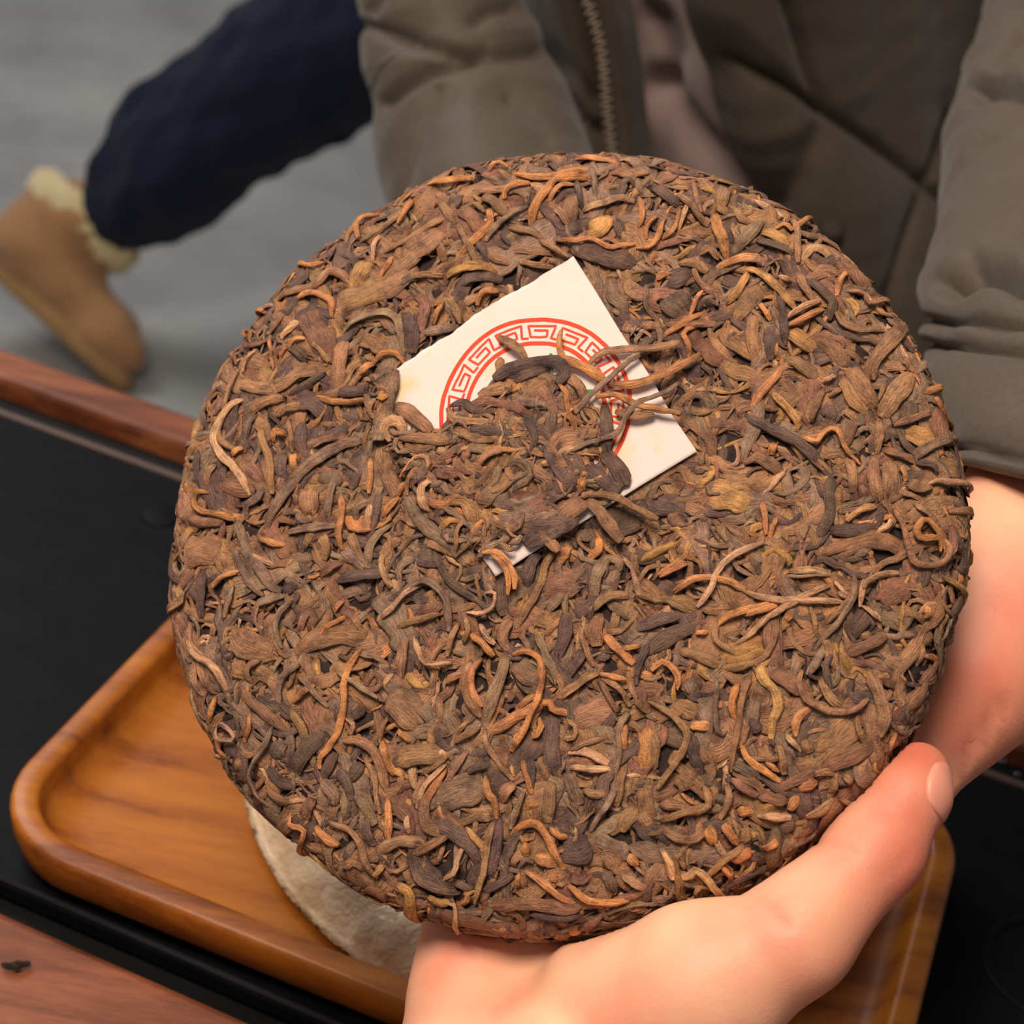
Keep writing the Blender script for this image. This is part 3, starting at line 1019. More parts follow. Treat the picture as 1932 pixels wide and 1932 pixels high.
# centre lines of leaves: crop origin and scale, then kind+width and points
TRACED = """
300 280 3.864
b200 1290,1130 1450,1080 1600,1010 1720,980
b200 1600,960 1750,850 1900,700
y170 1500,800 1470,900 1400,1020
r190 1050,1160 1120,1300 1200,1420 1240,1520
d130 1800,1160 1830,1300 1830,1480
b120 1340,1380 1320,1500 1300,1620 1290,1740
b110 570,1700 720,1745 880,1720 1000,1640 1130,1600
g110^ 1740,1630 1700,1760 1660,1900
d90 1290,1770 1450,1775 1610,1760
b80 840,1090 960,1040 1100,1020 1170,970 1230,900 1300,900 1390,975
b90 650,1920 760,1850 900,1810
o55 1010,1080 1110,1060 1200,1085 1265,1130 1255,1230
t35 815,1690 850,1790
t60 870,1370 950,1300 1020,1250
o50 1450,650 1450,560 1500,510 1600,480
b60 1450,660 1560,620 1680,540 1800,460
o55 1850,390 1820,470 1740,550
t45 1600,630 1570,720 1550,810
g60 1330,1330 1430,1260 1560,1210 1680,1210 1750,1290 1770,1480
o45 1560,1560 1640,1500 1730,1500 1790,1570
t30 600,1620 640,1540 700,1460
b40 470,1930 530,1750 580,1600
o50 1130,1800 1250,1840 1400,1850 1590,1820
o50 620,1360 680,1260 750,1180
o45 900,980 980,910 1060,850 1200,820
o40 870,1530 920,1440
o40 930,1460 990,1400 1060,1380
d80 940,1420 1010,1480 1060,1520
b40 1100,1400 1180,1480 1230,1550
d60 930,1790 1060,1720 1200,1620
o60 1440,1640 1500,1600 1560,1560
b120 1160,980 1190,1060 1230,1180
o40 1600,950 1670,860 1700,780
b60 1730,720 1760,780 1740,840

700 280 3.864
b200 230,800 400,700 540,620
b180 30,1060 200,960 330,850
d160 1480,740 1650,770 1930,830
y150 1580,620 1680,560 1700,480
b120 1450,540 1460,420 1480,320
r110 640,450 740,530 800,640
d90 230,1180 280,1260 270,1400
r90 320,1060 390,1120 380,1230 360,1320
o62 620,820 720,730 820,630 880,550 850,460
g45 840,700 920,600 1030,500 1150,430
o80 1160,570 1200,430 1280,310 1370,230 1580,210
o60 1020,190 1150,215 1300,210 1450,175 1580,150
o50 970,380 1000,310 1160,255
b70 500,390 560,480 620,580
y75 550,940 700,890 830,890 920,915
d80 640,1010 780,960 960,970
b50 640,560 690,680 750,790 790,870
o40 1340,670 1480,685 1620,670 1740,730 1930,690
b60 1000,590 1180,620 1250,670
b50 1230,670 1330,740 1440,800
t60 1540,450 1680,410 1820,370 1920,380
o45 1290,400 1370,300 1480,265
g45 1640,360 1630,240 1600,140
b60 1000,750 1150,760 1310,760
b60 60,760 250,680 420,590 550,520
b80 800,380 890,400 950,470 1030,490
o50 780,1160 820,1080 930,1060
o45 450,1140 540,1140 490,1210 450,1280
b60 560,1080 620,1170 650,1280
g70 370,1340 490,1330 610,1310
b60 830,760 900,820 1040,860
d60 780,690 830,780 860,860
b50 250,950 380,930 530,935
d70 190,1000 270,960 340,930
b70 540,830 520,760 490,700
o40 860,180 920,150 1000,150
o50 400,290 560,280 740,240
b70 130,400 200,360 290,330
b60 1340,420 1400,500 1440,560
b50 1060,830 1200,860 1330,870
d50 1500,240 1520,350 1540,440
o60 1480,60 1600,80 1800,100
b40 700,460 770,440 830,490

1200 280 3.864
d200 230,1060 300,1140 370,1200
b120 1330,1330 1450,1450 1560,1580
b120 1560,1560 1650,1720 1760,1880
b105 1720,1680 1780,1500 1930,1270
b100 870,1200 860,1350 900,1500
b140 700,1250 830,1100 930,990
y120 1130,1310 1220,1380 1320,1450
d90 120,270 230,340 310,400
g90 700,760 800,660 920,530
d80 960,1330 1000,1430 1000,1530
o45 20,350 45,430 50,520 10,580
o45 0,720 100,720 160,660 190,560 220,500
o40 80,660 90,560 160,490
o40 190,650 280,600 320,500 310,420
t40 310,600 350,500 380,390
b50 300,330 400,400 450,480 530,560
b45 420,230 440,340 480,460
o75 570,470 600,600 640,700 655,800
o60 570,880 700,830 900,780
y62 795,865 920,920 1050,1020 1180,1150
y70 660,1120 740,1040 810,900
t50 1110,1230 1220,1160 1370,1090
o55 1120,1280 1260,1230 1390,1150
o62 850,1900 920,1780 1020,1680 1090,1570
o50 190,1370 300,1310 400,1250 500,1200
r60 210,1275 400,1290 590,1275
o45 390,1530 380,1430 350,1350 450,1290
o40 390,1230 430,1140 480,1040
g40 440,1180 510,1120 600,1140
b60 1480,1150 1530,1260 1660,1320 1830,1310
d70 1280,930 1380,1030 1460,1110 1430,1230
t70 1210,800 1290,730 1400,750 1420,800
o40 1490,1060 1500,970 1560,880
b45 1560,1010 1680,1060 1760,1120 1880,1180
o40 990,600 1080,570 1180,580 1300,590
b50 1130,520 1170,620 1180,760 1190,830
t35 780,830 900,830 930,860
o35 1040,1400 1050,1530
o60 150,930 230,900
b70 310,830 420,830 520,900
y60 470,260 590,310
d90 600,560 660,640 690,740
b100 620,420 640,320 680,280
b60 720,420 760,500 830,540
y90 920,600 1020,650 1130,720
d60 870,660 960,710 1150,760
o45 910,1120 950,1190 1000,1240
d60 1050,1040 1080,1150 1100,1300 1110,1420
b60 1190,900 1240,1000 1320,1090
t40 1040,930 1150,960
b90 1100,1520 1200,1560 1330,1660
b40 0,1500 120,1480 180,1400 150,1230
b60 460,760 540,740 600,800

1400 680 3.864
b150 760,100 830,250 930,350
b140 1020,400 1120,260 1250,80
y150 1200,500 1300,560 1420,580
b120 1060,720 1070,870 1050,1010
r125 640,1440 800,1330 1000,1310 1150,1380
r200 1010,1750 1100,1680 1200,1620
y220 -250,960 -50,1000 60,1060
b90 960,690 950,850 980,1030
d90 620,1230 780,1240 950,1210
d80 30,390 200,490 350,560 480,650 650,840
d80 640,850 620,1000 620,1120 540,1280
g70 1250,710 1370,630 1520,560
t70 330,1560 500,1550 640,1550
o40 440,550 540,600 600,540 670,500 730,560 740,620 790,690 860,760
b60 460,660 560,750 650,820
y60 230,220 330,340 410,430 400,510
b50 510,450 560,300 610,190
b60 1010,430 1000,560 980,680
r60 1030,650 1140,690 1260,740
d50 1260,750 1370,770 1410,830
b50 1110,470 1250,430 1380,380
t50 1310,920 1410,880 1500,900 1600,990
o55 1340,240 1420,230 1490,260
b45 1080,1080 1130,1180 1180,1340 1220,1460 1330,1500 1450,1460 1470,1370 1420,1280
o50 1420,1390 1400,1300 1280,1300 1240,1230 1300,1160 1380,1230 1460,1370
b40 1230,1040 1320,1120 1420,1200
y50 740,1170 830,1100 960,1060
t40 960,1250 1040,1210 1060,1150
o45 130,1020 150,1140 160,1270
o35 240,1140 210,1220 190,1290
y60 1450,1580 1500,1680 1560,1750 1590,1860
t45 0,1680 200,1740 400,1750 740,1760
t45 120,1910 330,1790 500,1700 640,1640
o50 0,1850 120,1830 270,1780
b45 820,1570 800,1720 700,1830 610,1920
b45 1130,1550 980,1570 890,1630 870,1760
o45 1330,1880 1350,1790
t45 700,1680 770,1740
t30 940,1830 1020,1900
o60 210,680 240,600
b90 100,700 220,760 290,830
d100 590,340 650,390 640,440
b70 770,700 800,830 790,960
r60 850,900 880,1000
o40 1150,760 1180,880
b90 1210,880 1270,930 1370,890
b60 1480,1100 1580,1160 1670,1220
r70 1500,1200 1490,1350 1450,1450
b50 1330,80 1340,0
t40 600,160 690,110
b40 640,260 740,200
b60 690,920 680,1050

300 750 3.864
g180 1250,520 1230,650
r160 430,600 540,640 680,660
b250 160,1160 290,1120 430,1110
b200 540,1700 650,1800 800,1850
b150 1000,1850 1150,1760 1330,1720 1520,1740
g115^ 1660,30 1640,180 1610,330
b112 1610,340 1650,500 1720,680
b140 1080,660 1080,760 1080,850
r100 600,480 680,540 730,640
d100 1040,170 1030,320 1060,420
d90 900,400 890,520 910,620
g92 1470,310 1330,350 1200,420 1050,520 940,640 850,780 760,950
t66 610,10 520,70 450,180 410,290 440,400 530,500 600,600 640,710
o50 1310,700 1330,850 1310,980 1330,1110
g60 920,980 1050,960 1180,940 1290,930
o52 710,1015 800,1060 915,1080
t40 650,1140 740,1180 840,1220
o45 390,1380 450,1320 590,1260
o48 340,690 270,690 240,760 290,830 430,860 530,890
g80 540,900 600,1020 650,1150 700,1290
g60 520,1080 600,1230 680,1360 760,1440
g80 650,1100 740,1240 830,1370 890,1410
g60 710,1510 820,1470 920,1440
d60 730,640 720,720 620,790 620,880
r80 160,870 300,910 450,900
b70 740,220 760,330 800,450 800,700
o50 840,330 860,260 930,270
b45 940,160 970,280 970,400
o60 970,400 985,530
b60 1110,350 1250,300 1380,290
o40 1740,710 1800,610
o50 1540,440 1545,560 1520,700
g60 1290,560 1230,740 1210,890
g60 1520,1240 1560,1050 1700,910
t50 1630,1130 1650,1270 1700,1380
t42 1600,1620 1720,1530 1820,1420 1930,1350
g45 980,1480 880,1600 870,1720 910,1820
d80 1300,1330 1450,1300 1650,1280
b60 220,1640 240,1800 330,1890
g50 480,1600 520,1480 550,1370
d80 310,1250 320,1450 310,1600
d60 620,320 650,200 700,120
b70 860,120 960,70 1050,60
b60 390,480 340,580 330,660
b50 560,390 460,320 440,240
g60 130,560 170,430 230,330
d60 270,380 270,520 260,620
o50 520,420 570,390 600,360
g120 1330,1110 1430,1160 1500,1230
b70 1390,980 1440,1080 1500,1200
r60 1180,1300 1260,1240 1340,1200
b80 1180,1000 1220,1100 1200,1180
d60 1500,1050 1560,960 1580,800 1600,680
g60 1420,900 1440,800 1540,750
o50 1620,870 1680,790 1740,730
b60 900,560 840,700
o40 1290,1560 1350,1480
b70 120,1380 160,1500 130,1640
o40 1180,1740 1260,1660 1380,1590
b50 1430,1590 1490,1690
r60 1030,1720 1060,1620 1100,1560

350 1200 3.864
b220 1480,420 1600,530 1720,640
d130 1050,680 930,770 830,900 770,1010
b150 1530,900 1680,860 1880,850
r120 1150,1720 1260,1790 1430,1890
g90 1230,1120 1310,1220 1380,1370
b90 1790,1100 1750,1200 1760,1350 1850,1450
b90 380,880 430,960
r90 860,1330 890,1250 920,1190
t55 20,20 80,130 200,200 280,290 310,390
g50 850,190 760,260 710,360 700,480
r80 420,380 520,480 640,580 750,680
d60 760,690 790,800 740,900
g42 650,640 620,760 540,890 500,990 530,1110 610,1240
o50 1290,80 1210,230 1170,360 1165,500 1130,680 1060,800 990,890 970,970
g42 1120,250 1250,340 1400,460
g42 830,270 930,360 1050,510
d80 1090,850 1040,960 990,1040
b70 1140,760 1300,780 1400,880 1450,1040 1470,1150
o50 1430,760 1470,900 1520,1010
b40 1470,600 1430,700 1410,780
b38 1390,1000 1400,1180 1420,1290
o42 760,1280 770,1370 870,1460 950,1570 1020,1660
b50 1040,1360 1180,1400 1270,1490 1320,1630 1390,1760
o60 1470,1180 1490,1320 1480,1490
t40 1620,1300 1635,1420
b80 1400,1580 1540,1490 1750,1500
b50 1650,1590 1780,1520 1910,1450
t40 1690,1250 1760,1090 1900,930
y60 340,240 450,290
o40 490,540 490,650 450,760
t32 250,650 300,620 370,680 390,740 270,720 240,650
o70 930,1400 1040,1480 1110,1530
y50 1380,1750 1450,1660
b60 1150,1690 1230,1640 1330,1700
d90 600,950 700,1050 780,1100
o35 1550,680 1640,770
b60 60,180 90,330 140,430
b60 150,280 210,370 240,410
o45 240,430 230,520 200,610
b50 500,330 470,240 560,160
g90 1060,1230 1080,1150 980,1060
b70 780,520 850,640 890,780
o50 800,460 880,400 960,340
d110 680,900 690,800 720,760
d80 1110,980 1190,1100 1200,1200
r50 1450,510 1530,580 1580,650
t35 1170,590 1230,650 1210,720
b70 580,1100 660,1170 740,1230
d70 1310,1300 1340,1450 1380,1520
d90 1180,1060 1250,980 1280,930

750 1000 3.864
r200 1050,440 1200,400 1330,400
b200 1270,1420 1420,1360 1580,1330
d130 1110,1350 1120,1560 1130,1800
b120 750,1600 740,1800
o112 1800,1430 1830,1600 1810,1780
r100 1480,600 1440,730 1450,850
d100 1230,610 1220,780 1160,940
d90 740,380 760,500 770,620
d90 950,420 960,280 1030,170
g90 1500,220 1450,340 1430,480
g90 790,890 770,1030 710,1180 660,1340 640,1440
g50 10,530 90,430 180,370 270,390 350,490 370,590 370,740
b60 1200,120 1090,230 1050,370 960,550 860,720
o45^ 640,180 740,180 820,250 870,340 870,450
o45^ 700,190 790,270 830,370 820,490
b40^ 770,110 830,165 870,155
t30 500,600 620,610 700,560 720,460 640,460
o65 1500,760 1600,860 1720,970
o40 1640,870 1770,840
g60 1000,740 1060,850 1100,960 1150,1040 1150,1130
t40 120,770 160,880 220,980 400,970
o50 840,910 950,890 1040,950 1060,1060 1040,1200 980,1340 920,1480 830,1620
o45 860,1310 930,1260 1020,1200
o88 660,1490 800,1400 970,1310 1080,1250
o55 1030,1260 1120,1270 1140,1320 1250,1350
b65 540,940 490,1080 520,1220 610,1360
o50 620,930 550,1050 560,1190 620,1290
b45 640,1450 650,1560 740,1700 840,1830
b40 820,980 900,1090 1000,1150
b60 1180,1240 1330,1130 1460,1050
o50 1480,1060 1580,1080 1670,1090
r45 1470,1100 1540,1210 1600,1340
g45 1690,1340 1630,1470 1620,1650 1590,1850
o50 1665,1430 1660,1620
t60 1240,1630 1380,1640 1560,1740
t50 1260,1740 1400,1770 1580,1770
t42 1230,1390 1300,1450 1300,1530 1200,1530
o45 1030,1370 1050,1440 1010,1520 980,1480
r50 420,1540 510,1490 600,1440
y70 10,1470 100,1540
b80 830,640 770,760 800,880
o50 530,760 620,820 700,920
b45 440,680 400,800 360,920
o60 1390,200 1470,150 1460,50
o80 1170,240 1250,120
t45 1640,210 1710,290 1760,470
b70 1400,590 1530,480 1680,470
b50 350,1110 480,1040
o50 890,1480 850,1600
t40 540,960 500,1060
b40 480,820 520,740 500,640
t45 600,680 650,770 710,830
r80 150,600 260,570 330,510
b110 200,50 330,110 460,170
b100 500,180 540,250
d60 250,150 350,300 420,400 570,510
b50 0,700 150,660 310,610
b70 70,750 40,900 20,1080
g100 160,1250 270,1400
d80 1220,1080 1330,960 1350,880
b50 880,80 960,60 1060,40
b45 1330,700 1370,840 1430,1010
b45 1490,1090 1620,1160 1700,1290
r60 1780,1130 1790,1280
d50 1740,1130 1750,1000 1830,820
b80 1750,1220 1830,1330
b40 1260,1620 1400,1570 1520,1550

750 1350 3.864
g230 270,640 430,560 620,520
d200 1200,980 1310,1000 1420,960
d112 260,760 400,850 530,940 610,1100
b120 1800,540 1820,680 1850,800
g110 1430,900 1560,980 1690,1030
d100 720,740 720,900 680,1080 660,1210
b130 1480,1060 1560,1060 1570,1160
o55 640,440 660,560 720,650 720,760
b45 700,780 670,900 650,1060 620,1200 560,1380
o70 340,360 270,520 200,640 210,760
y50 500,820 570,900 630,970 630,1060
o60 820,880 900,810 1000,790 1080,870 1140,1000 1210,1140
o70 920,670 1050,640
o50 1100,820 1180,890 1240,900
o48 930,1140 1050,1210 1170,1310 1300,1390
o48 1240,1250 1340,1330 1450,1380 1700,1390
r90 690,1400 850,1370 1050,1380 1330,1430
t40 480,960 440,1050 430,1140 330,1200
t35 75,720 85,850
t40 370,1380 430,1450 490,1570
b90 1110,480 1110,620 1090,790
g90 1230,430 1290,560 1330,670
g45 1600,500 1560,650 1450,800 1410,870
o60 1690,1050 1760,1130
d80 1500,1170 1560,1230 1570,1320
t60 1640,1200 1720,1240 1830,1310
t30 1300,830 1310,900 1280,970
g50 920,560 870,700 820,830
y90 0,1230 100,1340 200,1470
d60 100,1090 180,1200 300,1260 450,1310
b50 120,1010 250,950 380,870
d45 960,1450 1150,1480 1350,1480
o35 870,1270 890,1150
d38 890,1110 940,1050 990,1080
o60 930,930 940,1030
y60 220,1330 300,1360 380,1380
b60 200,440 150,560 130,660
r45 330,520 430,400 510,250
d60 470,440 560,390 680,360
b80 760,640 800,560 850,500
o40 910,330 950,450 980,580
d60 960,290 980,400 960,560
b70 1650,390 1630,560 1590,700
b100 1640,880 1680,780 1780,700
b60 1350,560 1440,600 1530,600
r110 1280,1160 1340,1200 1380,1180
o70 1100,1180 1180,1200
o90 990,1040 1080,1060 1180,1080
d60 620,1290 720,1240 840,1170
r60 900,1170 920,1270
b90 150,1450 60,1400

1200 1000 3.864
b230 330,1750 430,1830
b200 1350,1620 1470,1500 1570,1390
y150 600,900 800,880 960,800
r130 980,990 1080,1080 1230,1170
b130 80,1450 110,1620 90,1780
d130 1540,760 1620,680 1700,590
r120 1330,1740 1550,1640 1760,1520
d112 80,880 250,770 430,680
d90 400,1480 420,1630 470,1780
b90 1700,1040 1750,1180 1790,1330 1760,1500
t48 920,90 780,150 680,210 590,320 540,440 440,560
o50 270,450 400,370 540,350 680,380 800,440
t48 800,460 980,510 1200,520 1500,520
t45 690,840 830,760 980,620 1130,540 1270,470 1390,400
o52 580,690 650,640 750,600 880,570 1040,540
b55 1020,640 1000,780 940,900 830,990
y68 990,920 910,980 910,1070 990,1150 1030,1270 990,1390 980,1520
o50 760,1560 810,1660 910,1740 1050,1830
o35 940,1690 1040,1760
g45 1580,320 1590,460 1540,580 1450,700 1350,800
t40 1650,350 1650,440 1630,560
b48 1200,1010 1180,1120 1230,1230 1330,1290 1470,1320 1600,1290 1680,1220
b70 1340,1060 1380,1180 1450,1250 1530,1290
d50 1420,900 1370,1000 1400,1150
g38 590,1060 580,1230 580,1420 620,1490 670,1460
b45 820,1050 780,1200 750,1400 700,1620 680,1760
d80 0,720 150,660 330,620
o45 110,1020 190,960 270,1010 310,1080 290,1160
b48 80,1240 220,1320 340,1430 370,1530 300,1680 160,1900
o52 740,1120 700,1240 720,1380
o70 390,1420 540,1430
b45 580,650 570,780 650,860 750,910
r70 1030,1880 1190,1810 1330,1740
o80 1170,1870 1320,1840
o60 1270,1280 1160,1380 1160,1500
t40 1080,1480 1200,1610
g60 1240,1050 1320,930 1400,820
r80 1530,900 1680,840 1830,770
b80 310,870 470,920 620,990
o38 430,750 520,740
r80 1340,170 1450,130 1560,80
t30 1440,370 1540,490
t30 1640,550 1790,660
y60 30,220 170,150 320,80
o60 160,330 280,270 370,240
t50 1110,300 1250,300 1400,310
b60 620,1000 760,990 900,930
b40 1270,560 1300,660 1310,750
o40 1090,670 1130,620
b60 930,1960 880,1850 700,1760
b55 1040,1560 1070,1680 1080,1780
d100 820,1440 900,1400
d80 700,1700 820,1760 900,1820
b80 1220,1520 1260,1620
b40 1600,1340 1600,1450 1650,1540
g110 380,1070 440,1180
b120 270,1260 460,1350
b90 450,1580 540,1700

1150 1300 3.513
b95 200,820 250,900 260,930
b45 540,830 660,770 620,640
b50 340,890 500,830 640,770
b45 770,620 790,720 730,860
o60 840,810 950,800
t50 970,830 1100,840 1200,850
o75 660,920 690,1040
o55 750,880 800,960 850,1030
b60 360,960 470,1000 570,1000 630,920
o45 1010,1050 1110,990
t50 350,1080 400,1170 430,1290
o80 800,1130 940,1070
b45 660,1240 740,1150 890,1030
t55 470,1290 540,1250 640,1260 760,1290 900,1280
r50 800,590 900,660 980,700
r70 980,690 1080,720 1180,740
o60 1190,800 1220,740 1260,720
d90 1120,900 1240,900
b60 1500,720 1400,800 1300,850
b50 1500,590 1460,680
b50 1540,560 1600,620
b45 1740,520 1640,620 1520,740
b70 330,780 430,780 500,790
d60 720,760 740,690
o35 730,1170 800,1230 860,1250

640 440 2.542
r150^ 820,1340 930,1320 1040,1290
d140^ 1000,1250 1100,1180 1200,1230
d120^ 760,1400 900,1400 1050,1400 1150,1360
g90^ 240,690 230,850 200,1000
b80 200,1050 230,1160 270,1250
b70^ 280,830 370,890 450,960
b60^ 300,990 430,1000 540,1010
d60^ 750,720 850,670 960,640 1060,640 1095,690 1050,740
b70^ 780,920 860,840 950,760 1020,720
d70^ 930,870 1010,960 1100,1060 1190,1180
d60^ 1280,840 1290,960 1290,1060
d80^ 1270,1060 1340,1130 1380,1220
d70^ 1190,1130 1270,1190 1340,1260
b45^ 775,525 840,560 890,600 910,640
o30^ 1075,490 1065,560 1090,630
o52^ 1035,625 1130,640 1220,680 1290,730
o42^ 1290,735 1400,745 1520,710 1640,650 1740,590
b40^ 1200,650 1270,590 1400,575 1530,570 1640,540
g30^ 1140,880 1220,790 1310,710 1400,630 1450,600
g27^ 1090,1080 1200,1030 1340,980 1390,890 1450,830 1560,790 1650,730
o32^ 1240,800 1340,800 1420,840 1540,860 1650,880
b40^ 1330,870 1420,890 1520,880
b42^ 780,850 770,960 770,1060 720,1170 640,1250
o30^ 1060,740 1100,790 1110,870 1140,950 1080,970
b40^ 530,850 570,910 680,920 790,930
d40^ 540,840 610,830 680,870 800,860
d35^ 880,880 930,940 950,1020 890,1100
b45^ 780,620 790,700
b60^ 1200,1290 1270,1370 1360,1490
b35^ 1190,1270 1320,1280 1430,1340 1530,1390
o32^ 680,1060 760,1050 860,1060
b40^ 1060,810 1090,880
b50^ 1100,700 1170,760 1190,850
b60 400,1180 450,1300 540,1440
g80 320,1240 420,1400 560,1500 640,1580
t30 390,1070 430,1170
o45 520,1050 510,1130
b35^ 1230,1260 1170,1280
b60^ 680,800 740,780 840,760
d50^ 850,730 930,690 1000,670
b50^ 830,820 800,900 900,930
r60^ 1050,880 1000,800 960,750
b50^ 560,960 680,1000 800,990
d60^ 640,960 740,960 860,1000
b60^ 840,1080 940,1150 1030,1200
d60^ 700,1240 760,1300 820,1250
b70^ 620,1130 690,1180 760,1200
b40^ 1200,960 1230,900 1190,860
d50^ 1140,1000 1220,960
b40^ 1000,1080 920,1060 850,1090
d110^ 900,1500 1000,1440 1100,1380
b90^ 1060,1390 1130,1330 1200,1290
b60^ 950,1420 1010,1480 1060,1540
g50^ 880,1400 960,1380 1080,1330
"""

rng = np.random.default_rng(7)
leaves = []       # (area, V, F, luv, col)
HSC = 1.0 / 3.864
for blk in TRACED.strip().split('\n\n'):
    lines = blk.strip().split('\n')
    ox, oy, sc = (float(q) for q in lines[0].split())
    for ln in lines[1:]:
        head, *pts = ln.split()
        code, lift = head[0], head.endswith('^')
        wpx = float(head[1:].rstrip('^')) / sc
        P = [tuple(float(q) for q in p.split(',')) for p in pts]
        uv = np.array([px_to_uv(ox + x / sc, oy + y / sc) for x, y in P])
        hw = wpx * 0.5 * CK_D / FPX * 1.04
        n = len(uv)
        if wpx > 24:                       # flat leaf pieces lie low
            th, base, tw, mr = 0.00055, 0.0000 + rng.uniform(0, 0.0002), 0.08, 22
        elif wpx > 15:
            th, base, tw, mr = hw * 0.38, 0.0003 + rng.uniform(0, 0.0003), 0.20, 16
        else:
            th, base, tw, mr = hw * 0.62, 0.0006 + rng.uniform(0, 0.0005), 0.35, 12
        h = base + rng.uniform(-0.0001, 0.0003, n)
        if lift: h += 0.0021
        h[0] -= 0.0002
        h[-1] -= 0.0002
        V, F, luv, L = leaf_geo(uv, h, hw, th, rng, Mr=mr, twist=tw, dive=0.0002 if lift else 0.0010, wv=0.10, jit=0.45, wrinkle=0.16 if wpx > 20 else 0.30, ends=tuple(rng.uniform(0.5, 1.0, 2)))
        leaves.append((L * hw, V, F, luv, leaf_col(code, rng, len(V))))
n_traced = len(leaves)

# the ticket pressed into the face
TK = np.array([px_to_uv(*q) for q in ((1082, 485), (1316, 852), (935, 1088), (699, 727))])   # top, right, bottom, left
TKC = TK.mean(0)
CLUMP = np.array([px_to_uv(*q) for q in ((680, 720), (735, 700), (752, 722), (748, 770), (768, 806), (800, 800), (838, 818), (868, 772), (920, 754), (935, 712), (975, 695), (1050, 690), (1085, 725), (1105, 765), (1160, 772), (1155, 850), (1160, 890), (1190, 935), (1150, 958), (1105, 938), (1085, 985), (1045, 975), (1000, 1030), (960, 1030), (915, 1045), (920, 1085), (860, 1060), (740, 900))])


def inside(p, poly):
    c = False
    for (x1, y1), (x2, y2) in zip(poly, np.roll(poly, -1, 0)):
        if (y1 > p[1]) != (y2 > p[1]) and p[0] < (x2 - x1) * (p[1] - y1) / (y2 - y1) + x1:
            c = not c
    return c


codes = list('bbbbbbbbggggggddddrroty')
NFILL = 9400
NBIG = 1700
cb0, cb1 = CLUMP.min(0), CLUMP.max(0)
R_ALL = 0.127
for i in range(NFILL):
    big = i < NBIG
    extra = i >= NFILL - 900
    s = R_ALL * math.sqrt(rng.uniform())
    a = rng.uniform(0, 2 * math.pi)
    c = np.array([s * math.cos(a), s * math.sin(a)])
    if extra:
        while True:
            c = rng.uniform(cb0, cb1)
            if inside(c, CLUMP): break
        s = math.hypot(*c)
    L = (0.8 if extra else 1.0) * float(np.clip(rng.lognormal(math.log(0.0150 if big else 0.0100), 0.4), 0.0035, 0.028))
    hw = float(np.clip(rng.lognormal(math.log(0.0018 if big else 0.00068), 0.40), 0.0003, 0.0042))
    n = 5
    ang = rng.uniform(0, 2 * math.pi) if s < 0.098 else a + math.pi / 2 + rng.normal() * 0.5
    cur = rng.normal() * (0.35 if big else 0.62)
    pts = [np.zeros(2)]
    for k in range(n - 1):
        pts.append(pts[-1] + np.array([math.cos(ang), math.sin(ang)]) * L / (n - 1))
        ang += cur + rng.normal() * 0.25
    uv = np.array(pts) - np.mean(pts, 0) + c
    base = rng.uniform(-0.0017, -0.0004) if big else rng.uniform(-0.0017, -0.0005)
    if s > 0.098:
        base += 0.0004
    hi = 0.0
    if np.abs(c - TKC).max() < 0.05:
        nt_in = sum(inside(p, TK) for p in uv)
        if nt_in:
            if all(inside(p, CLUMP) for p in uv):
                hi = rng.uniform(0.0020, 0.0036)
            elif extra:
                continue
            else:
                base = min(base, -0.0013)
    h = base + hi + rng.uniform(-0.0005, 0.0005, n) * (0.6 if hi == 0 else 1)
    h[0] -= 0.0006
    h[-1] -= 0.0006
    if hi == 0 and np.abs(c - TKC).max() < 0.05 and nt_in:
        h = np.minimum(h, -0.0012)
    th = 0.0004 if big else min(hw * 0.48, 0.0005)
    V, F, luv, LL = leaf_geo(uv, h, hw, th, rng, Mr=12 if big else 8, twist=0.12 if big else 0.5, wrinkle=0.18 if big else 0.30, ends=tuple(rng.uniform(0.15, 1.0, 2)))
    vis = s < 0.104
    leaves.append(((LL * hw if vis and not big else 0), V, F, luv, leaf_col(codes[rng.integers(len(codes))] if not big else 'bbgdrdgb'[rng.integers(8)], rng, len(V))))

cake = empty('tea_cake', tuple(CK_C))
tag(cake, 'round cake of compressed brown tea leaves held up in two hands, paper ticket pressed in', 'tea cake')
# core
N = 160
ss = np.linspace(0, PS[-1], 90)
uvc = np.array([(s * math.cos(a), s * math.sin(a)) for s in ss for a in np.linspace(0, 2 * np.pi, N, endpoint=False)])
ratio = np.interp(np.hypot(uvc[:, 0], uvc[:, 1]), PS, PRF[:, 0])
Vc = on_cake(uvc, -0.0016 + 0.0005 * wob(uvc, 0.006, 15, 3))
keep(mesh_obj('pressed_core', Vc, grid_faces(90, N, True), M_CORE), cake)
order = sorted(range(len(leaves)), key=lambda i: -leaves[i][0])
single = set(order[:300])
acc = [[], [], [], []]
off = 0
for i, (ar, V, F, luv, colr) in enumerate(leaves):
    if i in single:
        o = mesh_obj('leaf', V, F, M_LEAF, attrs={'Col': ('FLOAT_COLOR', colr), 'luv': ('FLOAT2', luv)})
        keep(o, cake)
    else:
        acc[0].append(V); acc[1].append(F + off); acc[2].append(luv); acc[3].append(colr)
        off += len(V)
o = mesh_obj('leaf_mass', np.vstack(acc[0]), np.vstack(acc[1]), M_LEAF, attrs={'Col': ('FLOAT_COLOR', np.vstack(acc[3])), 'luv': ('FLOAT2', np.vstack(acc[2]))})
keep(o, cake)
tag(o, kind='stuff')


# ticket paper: a thin sheet following the face, with slightly torn edges
def tk(a, b):
    """0..1 across the ticket: a from left to top edge corner, b downwards"""
    return TK[3] * (1 - a) * (1 - b) + TK[0] * a * (1 - b) + TK[1] * a * b + TK[2] * (1 - a) * b


